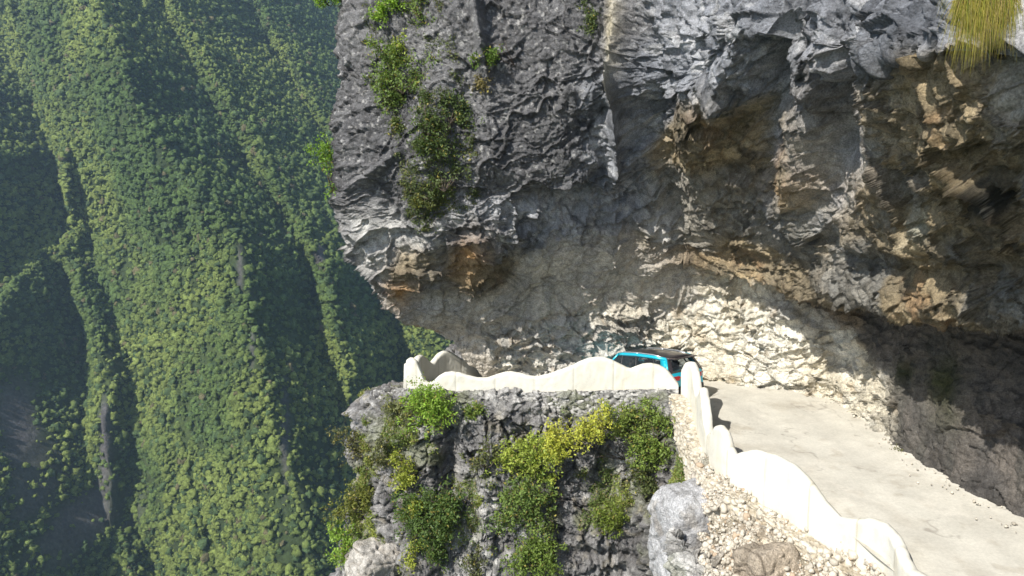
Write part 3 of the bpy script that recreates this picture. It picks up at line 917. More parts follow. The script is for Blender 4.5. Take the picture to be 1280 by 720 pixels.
def cover(name, pts, nrm, msk, n, label, cols3, size, seed):
    rg = np.random.default_rng(seed); ids = np.nonzero(msk)[0]
    pk = rg.choice(ids, n)
    c0 = pts[pk] + nrm[pk] * .03 + rg.normal(0, .02, (n, 3))
    V, Fc, nl = leaf_cloud(c0, None, 9, .05, size, rg, droop=.05)
    k = np.repeat(sstep(-.3, .3, fbm(pts[pk], .8, 3, seed)), 9)[:, None]
    cc = C_(*cols3[0]) * (1 - k) + C_(*cols3[1]) * k
    cc = np.where(rg.random((nl, 1)) < .12, C_(*cols3[2]), cc) * rg.uniform(.7, 1.3, (nl, 1))
    tag(mesh_np(name, V, Fc, M_LEAF, colors=np.repeat(np.clip(cc, 0, .6), 4, 0)), label, 'ground cover', kind='stuff')


_m = moss * sstep(.0, .25, fbm(P2, .9, 4, 170, .6) + .1) * (P2[:, 2] < -7.2) * (P2[:, 2] > -16) * (P2[:, 1] > 20)
cover('creeping_plants', D2, N2, _m > .35, 9000, 'low creeping plants and moss in the cracks of the lower rock face', ((.13, .18, .05), (.26, .30, .07), (.30, .24, .12)), .035, 600)
def gq(px, py, sx, sy): return np.exp(-.5 * (((bpx - px) / sx) ** 2 + ((bpy_ - py) / sy) ** 2))
_m = (gq(556, 190, 30, 60) + gq(515, 90, 35, 40) + gq(520, 10, 40, 20) + gq(540, 240, 24, 24)) * sstep(-.1, .25, fbm(P, .8, 4, 171, .6)) * (P[:, 1] < 30)
cover('crack_plants', D, Nn, _m > .28, 2600, 'small creeping plants along the vertical crack of the upper cliff', ((.10, .13, .05), (.16, .19, .06), (.22, .19, .10)), .035, 601)
GY = (.38, .43, .07); GG = (.20, .28, .06); GD = (.09, .14, .045); YG = (.46, .44, .07); LG = (.26, .42, .05); BR = (.26, .22, .10)
UP = 'shrubs rooted in the upper grey cliff face'
LO = 'shrubs rooted in the rock face below the road'
shrub(506, 92, 72, 72, 'bushy yellow-green shrub high on the left of the grey cliff face', GG, 1.2, UP, col2=GD, seed=1)
shrub(500, 62, 46, 22, 'sunlit yellow-green leafy top above the bushy shrub on the grey cliff', GY, .9, UP, col2=GG, seed=2)
shrub(520, 14, 60, 34, 'dark shrub at the top edge of the grey cliff, beside a bright green tuft', GG, 1.1, UP, col2=GD, seed=3)
shrub(480, 14, 28, 26, 'bright lime-green tuft near the top left of the grey cliff', LG, .9, UP, seed=4, stems=False)
shrub(568, 160, 40, 90, 'dark trailing shrub running down the crack in the grey cliff', GD, 1.2, UP, col2=(.09, .12, .035), hang=.05, seed=5)
shrub(532, 160, 44, 90, 'dense dark shrub hanging left of the trailing shrub in the crack', GD, 1.2, UP, col2=(.10, .13, .04), hang=.05, seed=6)
shrub(558, 215, 60, 60, 'olive scrub spread over the lower end of the cliff crack', (.11, .13, .05), .9, UP, col2=GD, seed=7)
shrub(532, 252, 28, 36, 'small olive bush dangling from the lip of the overhang', (.12, .14, .035), .9, UP, hang=.06, seed=8)
shrub(496, 152, 18, 12, 'tiny olive tuft on bare rock left of the hanging shrub', (.12, .16, .04), .7, UP, seed=9, stems=False)
shrub(612, 68, 28, 14, 'small bright green tuft alone on the grey cliff beside a bare twig', (.12, .2, .03), .8, UP, seed=10, stems=False)
shrub(600, 106, 14, 14, 'small dry brown grass tuft on the grey cliff face', BR, .6, UP, seed=11, stems=False)
shrub(734, 22, 22, 46, 'green creeper hanging down beside the pale yellow scar', (.11, .15, .05), .9, UP, hang=.05, seed=12, stems=False)
shrub(410, 215, 26, 86, 'bright green sapling sticking out from the left edge of the cliff', LG, .7, UP, seed=13, anchor=at(414, 218, 27.3), col2=(.10, .18, .03), loose=1.2)
shrub(404, -4, 48, 22, 'leafy twigs poking into the top of the view left of the cliff', LG, .7, UP, seed=14, anchor=at(406, -4, 27.1), col2=(.10, .18, .03))
# below the road
shrub(534, 522, 62, 60, 'bright yellow-green bush just under the left end of the white parapet', LG, 1.0, LO, seed=20, col2=GG)
shrub(500, 510, 44, 44, 'pale scrubby bush under the left pillar of the parapet', (.20, .22, .09), .8, LO, seed=21, col2=(.14, .15, .06))
shrub(441, 556, 40, 36, 'wispy shrub sticking out from the left edge of the lower rock face', (.16, .16, .06), .5, LO, seed=22, loose=1.3)
shrub(470, 570, 34, 50, 'sparse brownish shrub on the upper left edge of the lower rock face', (.15, .16, .07), .5, LO, seed=23)
shrub(448, 630, 44, 44, 'yellowish bush at the left edge of the lower rock face', (.20, .22, .05), .8, LO, seed=24)
shrub(430, 676, 34, 46, 'bright green bush near the bottom left corner of the lower rock face', LG, .9, LO, seed=25, col2=GG)
shrub(512, 590, 34, 60, 'yellow-green creeper hanging left of the dark crack', GY, .8, LO, seed=26, hang=.06)
shrub(546, 650, 58, 96, 'large dark green curtain of creeper hanging at the bottom left', (.085, .14, .025), 1.5, LO, seed=27, hang=.10, col2=GD)
shrub(515, 660, 22, 110, 'narrow light green strip of creeper beside the large green curtain', GY, .9, LO, seed=28, hang=.08)
shrub(590, 508, 20, 14, 'small dark green tuft among the stones below the parapet', GG, .8, LO, seed=29, stems=False)
shrub(600, 570, 32, 50, 'thin olive scrub right of the dark crack', (.14, .16, .06), .5, LO, seed=30)
shrub(655, 575, 62, 60, 'sunny yellow-green bush in the middle of the lower rock face', GY, 1.0, LO, seed=31, col2=GG)
shrub(655, 625, 66, 56, 'dark green lower half of the central bush thicket', GG, 1.1, LO, seed=32, col2=GD)
shrub(668, 690, 66, 56, 'spreading green bush at the bottom centre of the rock face', (.12, .18, .035), 1.0, LO, seed=33, col2=GG)
shrub(714, 540, 76, 54, 'yellow-leaved bush above the bare branch', YG, .9, LO, seed=34, col2=GY)
shrub(775, 530, 56, 50, 'olive bush just right of the bare branch, under the parapet', (.15, .18, .04), .8, LO, seed=35, col2=GG)
shrub(812, 545, 44, 84, 'tall green bush below the parapet near the road corner', GG, 1.0, LO, seed=36, col2=(.14, .2, .04))
shrub(806, 598, 40, 36, 'dull green bush beneath the tall bush near the corner', (.12, .15, .05), .7, LO, seed=37)
shrub(772, 642, 44, 34, 'small bright bush left of the huge pale block', (.18, .24, .04), .8, LO, seed=38)
shrub(1116, 566, 12, 8, 'tiny grass tuft where the road meets the rock', (.2, .2, .09), .5, None, seed=39, name='grass_tuft', cat='grass tuft', stems=False, size=.03)
shrub(595, 700, 26, 50, 'thin scrub in a shallow gully at the bottom of the rock face', (.15, .17, .07), .5, LO, seed=40)


def bare_branch(px, py, pts, label, seed):
    rg = np.random.default_rng(seed)
    sp = surf_point(px, py, rad=6)
    root = empty('bare_branch', tuple(float(v) for v in sp[0]))
    mb = MB(); m = sp[2] / F
    P0 = np.array([0., 0., 0.])
    for (dx, dy) in pts:
        tip = np.array([dx * m, -.45 + rg.normal(0, .15), -dy * m])
        mid = tip * .55 + rg.normal(0, .05, 3)
        mb.tube([P0, mid, tip], [.018, .011, .004], 5)
        for _ in range(4):
            s0 = mid + (tip - mid) * rg.uniform(0, .8)
            e = s0 + (tip / (np.linalg.norm(tip) + 1e-6) * .25 + rg.normal(0, .13, 3))
            mb.tube([s0, (s0 + e) / 2 + rg.normal(0, .02, 3), e], [.007, .005, .002], 4)
    mb.build('twigs', simple('dead_wood' + str(seed), (.10, .075, .06), .9), root, smooth=True)
    tag(root, label, 'branch')


bare_branch(776, 572, [(-50, -28), (-30, -32), (-56, -8), (-16, -36)], 'bare dark branch reaching left among the yellow bushes below the parapet', 301)
bare_branch(648, 84, [(-20, -24), (-12, -28), (-26, -10)], 'small leafless twig on the grey cliff beside a green tuft', 302)


def grass_tuft(px, py, wpx, hpx, label, seed, n=1500):
    rg = np.random.default_rng(seed)
    sp = surf_point(px, py, rad=8); m = sp[2] / F
    root = empty('grass_tuft', tuple(float(v) for v in sp[0]))
    V = []; c = []
    for i in range(n):
        x0 = rg.uniform(-.5, .5) * wpx * m; z0 = rg.uniform(-.1, .35) * hpx * m
        out = rg.uniform(.15, .55) * hpx * m * .5; z0 += .12 * hpx * m * math.sin(x0 * 9) ; ln = (.2 + .8 * rg.random() ** 1.6) * hpx * m * .95; dx = rg.normal(0, .13) * hpx * m
        wd = .006
        P0 = np.array([x0, -.1, z0]); prev = None
        seg = 4
        for k in range(seg + 1):
            t = k / seg
            q = P0 + np.array([dx * t * 1.2, -out * math.sin(t * pi * .6), .12 * math.sin(t * pi) - ln * t ** 1.5])
            V.append(q + np.array([-wd * (1 - t * .9), 0, 0])); V.append(q + np.array([wd * (1 - t * .9), 0, 0]))
        col = C_(.30, .27, .05) if rg.random() < .55 else (C_(.34, .27, .10) if rg.random() < .6 else C_(.16, .2, .03))
        c += [col * rg.uniform(.7, 1.2)] * (2 * (seg + 1))
    V = np.array(V); k = 10
    f = np.array([[2 * j, 2 * j + 1, 2 * j + 3, 2 * j + 2] for j in range(4)])
    Fc = (f[None] + (np.arange(n) * k)[:, None, None]).reshape(-1, 4)
    mesh_np('blades', V, Fc, M_LEAF, parent=root, colors=np.array(c))
    tag(root, label, 'grass tuft')


grass_tuft(1216, 14, 66, 80, 'long yellow-green grass hanging from the top right of the overhang', 401)

# ================================================================== CAR
def glass_mat():
    m, nt, b = newmat('tinted_glass')
    b.inputs['Base Color'].default_value = (.05, .06, .07, 1); b.inputs['Roughness'].default_value = .05
    t = nt.nodes.new('ShaderNodeBsdfTransparent'); t.inputs['Color'].default_value = (.6, .64, .66, 1)
    mx = nt.nodes.new('ShaderNodeMixShader'); mx.inputs['Fac'].default_value = .72
    nt.links.new(b.outputs['BSDF'], mx.inputs[1]); nt.links.new(t.outputs['BSDF'], mx.inputs[2])
    nt.links.new(mx.outputs['Shader'], nt.nodes['Material Output'].inputs['Surface'])
    return m


def build_car():
    paint = simple('blue_metallic_paint', (.015, .42, .56), .28, .2, coat=.6)
    black = simple('black_roof_paint', (.03, .026, .03), .3, 0, coat=.5)
    trim = simple('black_trim', (.03, .03, .032), .6)
    chrome = simple('satin_rail', (.62, .64, .66), .3, .7)
    red = simple('tail_lamp_red', (.45, .015, .02), .25, coat=.6)
    tyre = simple('tyre_rubber', (.025, .025, .025), .85)
    rimm = simple('alloy', (.45, .46, .48), .35, .8)
    seat = simple('seat_fabric', (.10, .09, .085), .8)
    head = simple('headlamp_lens', (.7, .75, .8), .1, .2)
    platem = simple('plate_blank', (.02, .06, .25), .4)
    gl = glass_mat()
    root = empty('car')
    L = 4.3
    xs = [-2.15, -2.10, -1.95, -1.5, -1.0, 0, .7, 1.1, 1.6, 1.95, 2.10, 2.15]           # rear .. front
    hw = [.72, .80, .87, .90, .90, .905, .90, .90, .885, .83, .74, .62]
    zb = [.42, .34, .28, .24, .24, .24, .24, .24, .25, .30, .36, .42]
    zs = [.92, 1.02, 1.04, 1.03, 1.01, .985, .965, .955, .92, .84, .74, .66]            # belt / bonnet edge
    zc = [.94, 1.06, 1.09, 1.08, 1.06, 1.04, 1.03, 1.02, .99, .90, .79, .69]
    V = []
    for x, h, b, s, c in zip(xs, hw, zb, zs, zc):
        half = [(0, b), (h * .8, b), (h * .97, b + .08), (h, b + .22), (h * .985, b + (s - b) * .62), (h, s - .12), (h * .965, s), (h * .84, (s + c) / 2 + .012), (h * .4, c), (0, c + .005)]
        ring = half + [(-y, z) for y, z in half[-2:0:-1]]
        V.append([(x, y, z) for y, z in ring])
    m = len(V[0]); mb = MB(); fs = []
    for i in range(len(V) - 1):
        for k in range(m): fs.append((i*m+k, i*m+(k+1) % m, (i+1)*m+(k+1) % m, (i+1)*m+k))
    fs.append(tuple(range(m))); fs.append(tuple(range((len(V)-1)*m, len(V)*m))[::-1])
    mb.add([v for r in V for v in r], fs)
    body = mb.build('body', paint, root, smooth=True)
    body.data.set_sharp_from_angle(angle=radians(38))
    # cabin frame: key outline of the greenhouse on each side (x, z) at belt and at roof
    belt = [(-2.02, 1.04), (-1.55, 1.04), (-.62, 1.01), (.12, .985), (1.02, .965)]
    roofl = [(-1.78, 1.52), (-1.22, 1.575), (-.48, 1.61), (.18, 1.60), (.40, 1.585)]
    bw = [.80, .86, .875, .875, .85]; rw = [.60, .64, .655, .655, .64]

    def bp(i, t, s):                                    # point on pillar i at height t
        (x0, z0), (x1, z1) = belt[i], roofl[i]; y = bw[i] * (1 - t) + rw[i] * t
        y += .035 * math.sin(pi * t)
        return (x0 * (1 - t) + x1 * t, s * y, z0 * (1 - t) + z1 * t)
    # blue side frames (pillars + rail above glass)
    for s in (-1, 1):
        mbp = MB()
        def strip(pa, pb, wa, wb, mbx=mbp):
            a, b = Vector(pa), Vector(pb)
            mbx.tube([a, (a + b) / 2, b], [wa, (wa + wb) / 2, wb], 6)
        strip(bp(4, 0, s), bp(4, 1, s), .045, .035)
        strip(bp(0, 0, s), bp(0, 1, s), .05, .045)
        # thick rear quarter panel
        q = [bp(0, 0, s), bp(1, 0, s), bp(1, .96, s), bp(0, .98, s)]
        b0 = Vector(bp(1, 0, s)); b1 = Vector(bp(0, 0, s)); r0 = Vector(bp(1, 1, s)); r1 = Vector(bp(0, 1, s))
        qa = [b1, b1.lerp(b0, .62), r1.lerp(r0, .42), r1]
        inn = [Vector((p.x, p.y - s * .05, p.z)) for p in qa]
        mbp.add(qa + inn, ((0, 1, 2, 3), (7, 6, 5, 4), (0, 4, 5, 1), (1, 5, 6, 2), (2, 6, 7, 3), (3, 7, 4, 0)))
        rail = [bp(i, 1, s) for i in range(5)]
        mbp.tube([Vector(p) + Vector((0, 0, -.02)) for p in rail], .06, 6)
        mbp.build('side_frame', paint, root, smooth=True)
        mt = MB()
        for i in (2, 3):
            strip(bp(i, 0, s), bp(i, 1, s), .028, .024, mt)
        strip(bp(1, 0, s), bp(1, 1, s), .024, .02, mt)
        mt.tube([Vector(bp(i, 0, s)) + Vector((0, s * .012, 0)) for i in range(5)], .018, 5)
        mt.build('window_trim', trim, root, smooth=True)
        # glass, one pane per door and the quarter light
        for i in range(1, 4):
            n = 6; vs = []
            for k in range(n + 1):
                t = .03 + .93 * k / n
                a = Vector(bp(i, t, s)); b = Vector(bp(i + 1, t, s)); o = Vector((0, -s * .012, 0))
                vs += [a.lerp(b, .03) + o, a.lerp(b, .97) + o]
            g = MB(); g.add(vs, [(2*k, 2*k+1, 2*k+3, 2*k+2) for k in range(n)])
            g.build('side_window', gl, root, smooth=True)
        qv = [b1.lerp(b0, .66), Vector(bp(1, .02, s)), Vector(bp(1, .94, s)), r1.lerp(r0, .48) - Vector((0, 0, .03))]
        g = MB(); g.add([v - Vector((0, s * .015, 0)) for v in qv], [(0, 1, 2, 3)]); g.build('quarter_window', gl, root)
        # roof rail
        rr = MB(); pts = [Vector(bp(i, 1, s)) + Vector((0, -s * .03, .055)) for i in range(5)]
        pts = [pts[0] + Vector((.1, 0, -.03))] + pts[1:4] + [pts[4] + Vector((-.1, 0, -.03))]
        rr.tube(pts, .018, 6)
        for p in (pts[0], pts[2], pts[4]): rr.box((p.x, p.y, p.z - .03), (.09, .03, .05))
        rr.build('roof_rail', chrome, root, smooth=True)
        # mirror
        mm = MB(); mm.box((.92, s * 1.0, 1.06), (.13, .2, .14)); mm.box((.92, s * .9, .99), (.05, .12, .05))
        mm.build('wing_mirror', paint, root, bevel=.03)
        # tail light
        tl = MB(); 
        pl = [(-2.165, .42), (-2.16, .66), (-2.09, .83), (-1.93, .90), (-1.84, .905)]
        vs = [(x, s * y, z) for x, y in pl for z in (.82 + .02 * (x > -2), .96)]
        tl.add(vs + [(x + .03, s * (abs(y) - .03), z) for x, y, z in [(a, abs(b), c) for a, b, c in vs]],
               [(2*k, 2*k+2, 2*k+3, 2*k+1) for k in range(4)] + [(2*k+1, 2*k+3, 2*k+13, 2*k+11) for k in range(4)] + [(2*k, 2*k+10, 2*k+12, 2*k+2) for k in range(4)] + [(0, 1, 11, 10), (8, 18, 19, 9)])
        tl.build('tail_light', red, root, smooth=False)
        hl = MB(); hl.box((1.99, s * .66, .74), (.22, .32, .11), Matrix.Rotation(-s * .45, 3, 'Z')); hl.build('headlight', head, root, bevel=.03)
        # door handles
        for x in (-.42, .42):
            hd = MB(); hd.box((x, s * .912, .90), (.17, .03, .03)); hd.build('door_handle', paint, root, bevel=.01)
        # wheels
        for x in (-1.33, 1.33):
            ar = MB()
            pts = [(x + .39 * cos(a), s * .893, .36 + .39 * sin(a)) for a in np.linspace(-.15, pi + .15, 15)]
            ar.tube(pts, .035, 6); ar.build('wheel_arch', trim, root, smooth=True)
            ty = MB(); n = 28
            prof = [(.20, -.11), (.31, -.115), (.34, -.09), (.345, 0), (.34, .09), (.31, .115), (.20, .11)]
            vs = [(x + r * cos(2*pi*k/n), s * .80 + o, .345 + r * sin(2*pi*k/n)) for r, o in prof for k in range(n)]
            fs = [(i*n+k, i*n+(k+1) % n, (i+1)*n+(k+1) % n, (i+1)*n+k) for i in range(len(prof)-1) for k in range(n)]
            ty.add(vs, fs); wheel = ty.build('wheel', tyre, root, smooth=True)
            rm = MB()
            rm.tube([(x, s * .895, .345), (x, s * .84, .345)], [.06, .06], 10)
            for k in range(5):
                a = 2*pi*k/5; rm.tube([(x, s * .885, .345), (x + .21 * cos(a), s * .88, .345 + .21 * sin(a))], [.03, .022], 5)
            n2 = 28; vs = [(x + r * cos(2*pi*k/n2), s * y, .345 + r * sin(2*pi*k/n2)) for r, y in ((.215, .905), (.235, .90), (.235, .80)) for k in range(n2)]
            rm.add(vs, [(i*n2+k, i*n2+(k+1) % n2, (i+1)*n2+(k+1) % n2, (i+1)*n2+k) for i in range(2) for k in range(n2)])
            rm.build('rim', rimm, wheel, smooth=True)
    # roof skin (black), domed, from windscreen header to spoiler
    rx = [-1.96, -1.78, -1.22, -.48, .18, .42]; rz = [1.535, 1.555, 1.61, 1.645, 1.635, 1.60]; ry = [.57, .62, .66, .675, .675, .65]
    vs = []; fs = []; n = 10
    for x, z, y in zip(rx, rz, ry):
        for k in range(n + 1):
            u = -1 + 2 * k / n; vs.append((x, y * u, z - .05 * u * u))
    for i in range(len(rx) - 1):
        for k in range(n): fs.append((i*(n+1)+k, i*(n+1)+k+1, (i+1)*(n+1)+k+1, (i+1)*(n+1)+k))
    g = MB(); g.add(vs, fs); ro = g.build('roof', black, root, smooth=True)
    so = ro.modifiers.new('Solid', 'SOLIDIFY'); so.thickness = .04; so.offset = -1
    sp_ = MB(); sp_.box((-2.0, 0, 1.515), (.22, 1.12, .035), Matrix.Rotation(-.12, 3, 'Y')); sp_.build('spoiler', black, root, bevel=.012)
    # windscreen and rear window with dark frame
    def quadgrid(p, bulge, name, mat):
        n = 8; vs = []
        for i in range(n + 1):
            for k in range(n + 1):
                u, v = i / n, k / n
                q = (Vector(p[0]).lerp(Vector(p[1]), u)).lerp(Vector(p[3]).lerp(Vector(p[2]), u), v)
                q.x += bulge * (1 - (2 * u - 1) ** 2); vs.append(q)
        g = MB(); g.add(vs, [(i*(n+1)+k, (i+1)*(n+1)+k, (i+1)*(n+1)+k+1, i*(n+1)+k+1) for i in range(n) for k in range(n)])
        return g.build(name, mat, root, smooth=True)
    quadgrid([(1.06, .82, .98), (1.06, -.82, .98), (.43, -.61, 1.585), (.43, .61, 1.585)], .07, 'windscreen', gl)
    quadgrid([(-2.10, .66, 1.12), (-2.10, -.66, 1.12), (-1.90, -.54, 1.49), (-1.90, .54, 1.49)], -.04, 'rear_window', gl)
    tg = MB()   # black tailgate surround
    A_ = [(-2.09, .83, 1.03), (-2.09, -.83, 1.03), (-1.86, -.61, 1.535), (-1.86, .61, 1.535)]
    B_ = [(-2.105, .64, 1.13), (-2.105, -.64, 1.13), (-1.905, -.52, 1.485), (-1.905, .52, 1.485)]
    tg.add(A_ + B_, [(0, 1, 5, 4), (1, 2, 6, 5), (2, 3, 7, 6), (3, 0, 4, 7)]); tb = tg.build('tailgate_surround', black, root)
    so = tb.modifiers.new('Solid', 'SOLIDIFY'); so.thickness = .03
    bp_ = MB(); bp_.box((-2.12, 0, .47), (.12, 1.5, .28)); bp_.build('rear_bumper', trim, root, bevel=.04)
    fb_ = MB(); fb_.box((2.10, 0, .42), (.12, 1.35, .24)); fb_.build('front_bumper', trim, root, bevel=.04)
    gr = MB(); gr.box((2.135, 0, .62), (.05, .9, .10)); gr.build('grille', trim, root, bevel=.01)
    pt = MB(); pt.box((-2.175, 0, .78), (.015, .44, .13)); pt.build('licence_plate', platem, root)
    lb = MB(); lb.box((-2.162, 0, .905), (.02, .82, .035)); lb.build('light_bar', red, root)
    # interior
    for x, y in ((.25, .38), (.25, -.38)):
        st = MB(); st.box((x, y, .72), (.5, .5, .16)); st.box((x - .28, y, 1.0), (.14, .48, .6), Matrix.Rotation(-.25, 3, 'Y')); st.box((x - .38, y, 1.36), (.1, .26, .16))
        st.build('seat', seat, root, bevel=.04)
    st = MB(); st.box((-.85, 0, .72), (.5, 1.3, .16)); st.box((-1.13, 0, 1.0), (.14, 1.3, .55), Matrix.Rotation(-.25, 3, 'Y'))
    for y in (-.42, .42): st.box((-1.22, y, 1.33), (.09, .26, .14))
    st.build('rear_seat', seat, root, bevel=.04)
    da = MB(); da.box((.95, 0, .98), (.35, 1.4, .12)); da.build('dashboard', trim, root, bevel=.04)
    tag(root, 'blue compact SUV with black roof driving away behind the white parapet', 'car')
    return root


car = build_car()
TH = radians(36)              # turned left of the viewing direction
car.location = (4.86, 27.6, -7.38)
car.scale = (1.05, 1.05, 1.05)
car.rotation_euler = (0, radians(6.5), pi / 2 + TH)       # the road dips ahead of it

# ================================================================== DISTANT MOUNTAIN
# surface over (X, Z): Y = base(Z) - spurs(X, Z)
def baseY(Z): return 640 + 0.62 * Z + 0.0003 * Z * Z * (Z > 0)


mx0, mx1, mz0, mz1 = -700, 330, -470, 420
NX, NZ = 800, 560
XX, ZZ = np.meshgrid(np.linspace(mx0, mx1, NX), np.linspace(mz1, mz0, NZ))
YB = baseY(ZZ)


def px_to_xz(px, py, back=0):
    # intersect the viewing ray with the base surface
    Y = 640.
    for _ in range(30):
        p = at(px, py, Y); Y = .5 * Y + .5 * (baseY(p[2]) - back)
    return p[0], p[2]


RIDGES = [  # pixel polyline of the crest, how far it stands out, left slope, right slope
    ([(-60, -200), (-20, -60), (20, 40), (60, 140), (78, 190)], 104, 1.8, 4.5),
    ([(40, -220), (95, -60), (125, 30), (160, 110), (205, 200), (252, 262), (290, 310), (308, 380), (330, 450), (350, 530), (372, 610), (392, 700), (410, 800)], 184, .88, 5.5),
    ([(150, -220), (190, -60), (215, 20), (262, 100), (300, 170), (345, 250), (385, 305), (408, 335), (425, 400), (445, 470)], 122, 1.7, 4.5),
    ([(260, -220), (300, -60), (330, 20), (380, 120), (430, 190), (470, 260)], 15, 2.0, 4.0),
    ([(440, 290), (465, 320), (520, 380), (570, 450), (600, 540), (640, 640)], 80, 1.6, 4.0),
    ([(62, 320), (96, 350), (128, 410), (142, 480), (138, 560)], 92, 1.3, 5.5),
    ([(-60, 470), (0, 500), (60, 560), (120, 600), (150, 660), (170, 760)], 60, .4, 4.5),
    ([(-90, 500), (-50, 600), (-25, 760)], 150, .6, 4.6),  # crest out of view, added only to shade the lower left slope
    ([(-260, -300), (-120, 20), (-60, 110), (-30, 180), (-30, 290)], 128, .6, 4.6),
]
spur = np.full(XX.shape, -170.)
Pm = np.stack([XX, ZZ, np.zeros_like(XX)], -1)
jit = 14 * fbm(Pm, 120, 4, 500) + 4 * fbm(Pm, 30, 3, 501)
for k, (poly, A_, sl, sr) in enumerate(RIDGES):
    xz = np.array([px_to_xz(*p, back=A_) for p in poly]); o = np.argsort(xz[:, 1])
    xr = np.interp(ZZ, xz[o, 1], xz[o, 0], left=xz[o[0], 0], right=xz[o[-1], 0])
    topz, botz = xz[:, 1].max(), xz[:, 1].min()
    d = XX - xr + jit * .6
    a = A_ + 6 * fbm(Pm, 60, 3, 520 + k)
    a = a - np.clip(ZZ - topz, 0, None) * .9 - np.clip(botz - ZZ, 0, None) * .6
    tent = np.where(d < 0, a + d * sl, a - d * sr)
    tent = tent - 5 * np.exp(-(d / 9) ** 2)                    # blunt the crest a little
    spur = np.maximum(spur, tent)
gul = fbm(np.stack([XX + .42 * ZZ + 10 * fbm(Pm, 90, 3, 512), ZZ * .16, 0 * XX], -1), 34, 3, 513, .55, ridged=True)
rough = 11 * gul + 5 * fbm(Pm, 55, 5, 510, .55) + 3.0 * fbm(Pm, 14, 3, 511)
YM = YB - spur - rough
PM = np.stack([XX, YM, ZZ], -1)
NM = grid_normals(PM)
if NM[300, 300, 1] > 0: NM = -NM
steep = NM[..., 2]
mk = sstep(.14, .02, steep + .10 * fbm(Pm, 40, 4, 530)) 
cm = mixc(C_(.03, .045, .015), C_(.05, .07, .02), sstep(-.4, .4, fbm(Pm, 40, 5, 531, .6)))
mpx, mpy, _ = proj(PM)
def gm(px, py, sx, sy): return np.exp(-.5 * (((mpx - px) / sx) ** 2 + ((mpy - py) / sy) ** 2))
rocky = np.clip(gm(20, 525, 26, 40) + gm(262 / 2, 540, 8, 40) * .0 + gm(300, 340, 3, 40) * .7 + gm(356, 540, 5, 60) * .8 + gm(315, 430, 3, 40) * .7 + gm(85, 650, 70, 50) * .8 + gm(130, 535, 6, 45) + gm(400, 320, 6, 14), 0, 1)
rocky = rocky * sstep(-.45, .25, fbm(Pm, 14, 4, 532, .6, (1.4, .6, 1)) + rocky - .55)
cm = mixc(cm, C_(.15, .14, .14) * .6, np.clip(rocky * 1.2, 0, 1))
mnt = mesh_np('mountainside', PM.reshape(-1, 3), grid_faces(NZ, NX), M_MOUNT, colors=cm.reshape(-1, 3), smooth=True)
tag(mnt, 'steep forested mountainside with diagonal spurs across the gorge', 'mountain', kind='structure')

# forest: crowns of leaf clumps spread over the mountainside, all one mass
rg = np.random.default_rng(77)
inview = (mpx > -60) & (mpx < 600) & (mpy > -60) & (mpy < 780)
cellarea = inview.astype(float) * (1 - np.clip(rocky * 1.6, 0, .96)) * (.35 + .65 * sstep(-.5, .1, fbm(Pm, 22, 4, 540)))
prob = (cellarea * (1 / np.clip(np.abs(NM[..., 1]), .25, 1)))[:-1, :-1].reshape(-1); prob /= prob.sum()
NT = 92000
pk = rg.choice(len(prob), NT, p=prob); pi_, pj = np.unravel_index(pk, (NZ - 1, NX - 1))
fu, fv = rg.random((NT, 1)), rg.random((NT, 1))
TP = (PM[pi_, pj] * (1 - fu) + PM[pi_ + 1, pj] * fu) * (1 - fv) + (PM[pi_, pj + 1] * (1 - fu) + PM[pi_ + 1, pj + 1] * fu) * fv
TN = NM[pi_, pj]
rad = np.clip(rg.gamma(5, .25, NT), .55, 2.8)
import bmesh
_bm = bmesh.new(); bmesh.ops.create_icosphere(_bm, subdivisions=2, radius=1.0)
bmesh.ops.delete(_bm, geom=[v for v in _bm.verts if v.co.z < -.55], context='VERTS')
_bm.verts.index_update()
TV = np.array([v.co[:] for v in _bm.verts]); TF = np.array([[v.index for v in f.verts] for f in _bm.faces]); _bm.free()
K = len(TV)
NVAR = 60
var = TV[None] * rg.uniform(.5, 1.35, (NVAR, K, 1)) + rg.normal(0, .1, (NVAR, K, 3))
cv = var[rg.integers(0, NVAR, NT)]
an = rg.uniform(0, 2 * pi, NT); ca, sa = np.cos(an)[:, None], np.sin(an)[:, None]
sc3 = rad[:, None, None] * np.stack([rg.uniform(.8, 1.25, NT), rg.uniform(.8, 1.25, NT), rg.uniform(.7, 1.35, NT)], -1)[:, None]
cv = np.stack([cv[..., 0] * ca - cv[..., 1] * sa, cv[..., 0] * sa + cv[..., 1] * ca, cv[..., 2]], -1) * sc3
quad = (TP[:, None] + np.array([0, 0, 1.]) * rad[:, None, None] * .35 + TN[:, None] * rad[:, None, None] * .3 + cv).reshape(-1, 3)
tc_ = rg.random((NT, 1))
patch = sstep(-.4, .4, fbm(np.stack([TP[:, 0], TP[:, 2], 0 * TP[:, 0]], -1), 60, 4, 550))[:, None]
tcol = C_(.066, .105, .030) * (1 - patch) + C_(.145, .18, .046) * patch
tcol = np.where(tc_ < .02, C_(.11, .10, .05), np.where(tc_ < .2, C_(.058, .09, .035), tcol)) * rg.uniform(.86, 1.16, (NT, 1))
LQ = 7                                                               # ragged leaf clumps on every crown
lv = rg.integers(0, K, (NT, LQ)); lc_ = np.take_along_axis(cv, lv[..., None].repeat(3, -1), 1)
lcen = TP[:, None] + np.array([0, 0, 1.]) * rad[:, None, None] * .35 + TN[:, None] * rad[:, None, None] * .3 + lc_ * rg.uniform(1.0, 1.22, (NT, LQ, 1))
ln_ = lc_ / (np.linalg.norm(lc_, axis=-1, keepdims=True) + 1e-6) + rg.normal(0, .6, lc_.shape)
la = np.cross(ln_, rg.normal(0, 1, lc_.shape)); la /= np.linalg.norm(la, axis=-1, keepdims=True)
lb = np.cross(ln_, la); lb /= np.linalg.norm(lb, axis=-1, keepdims=True)
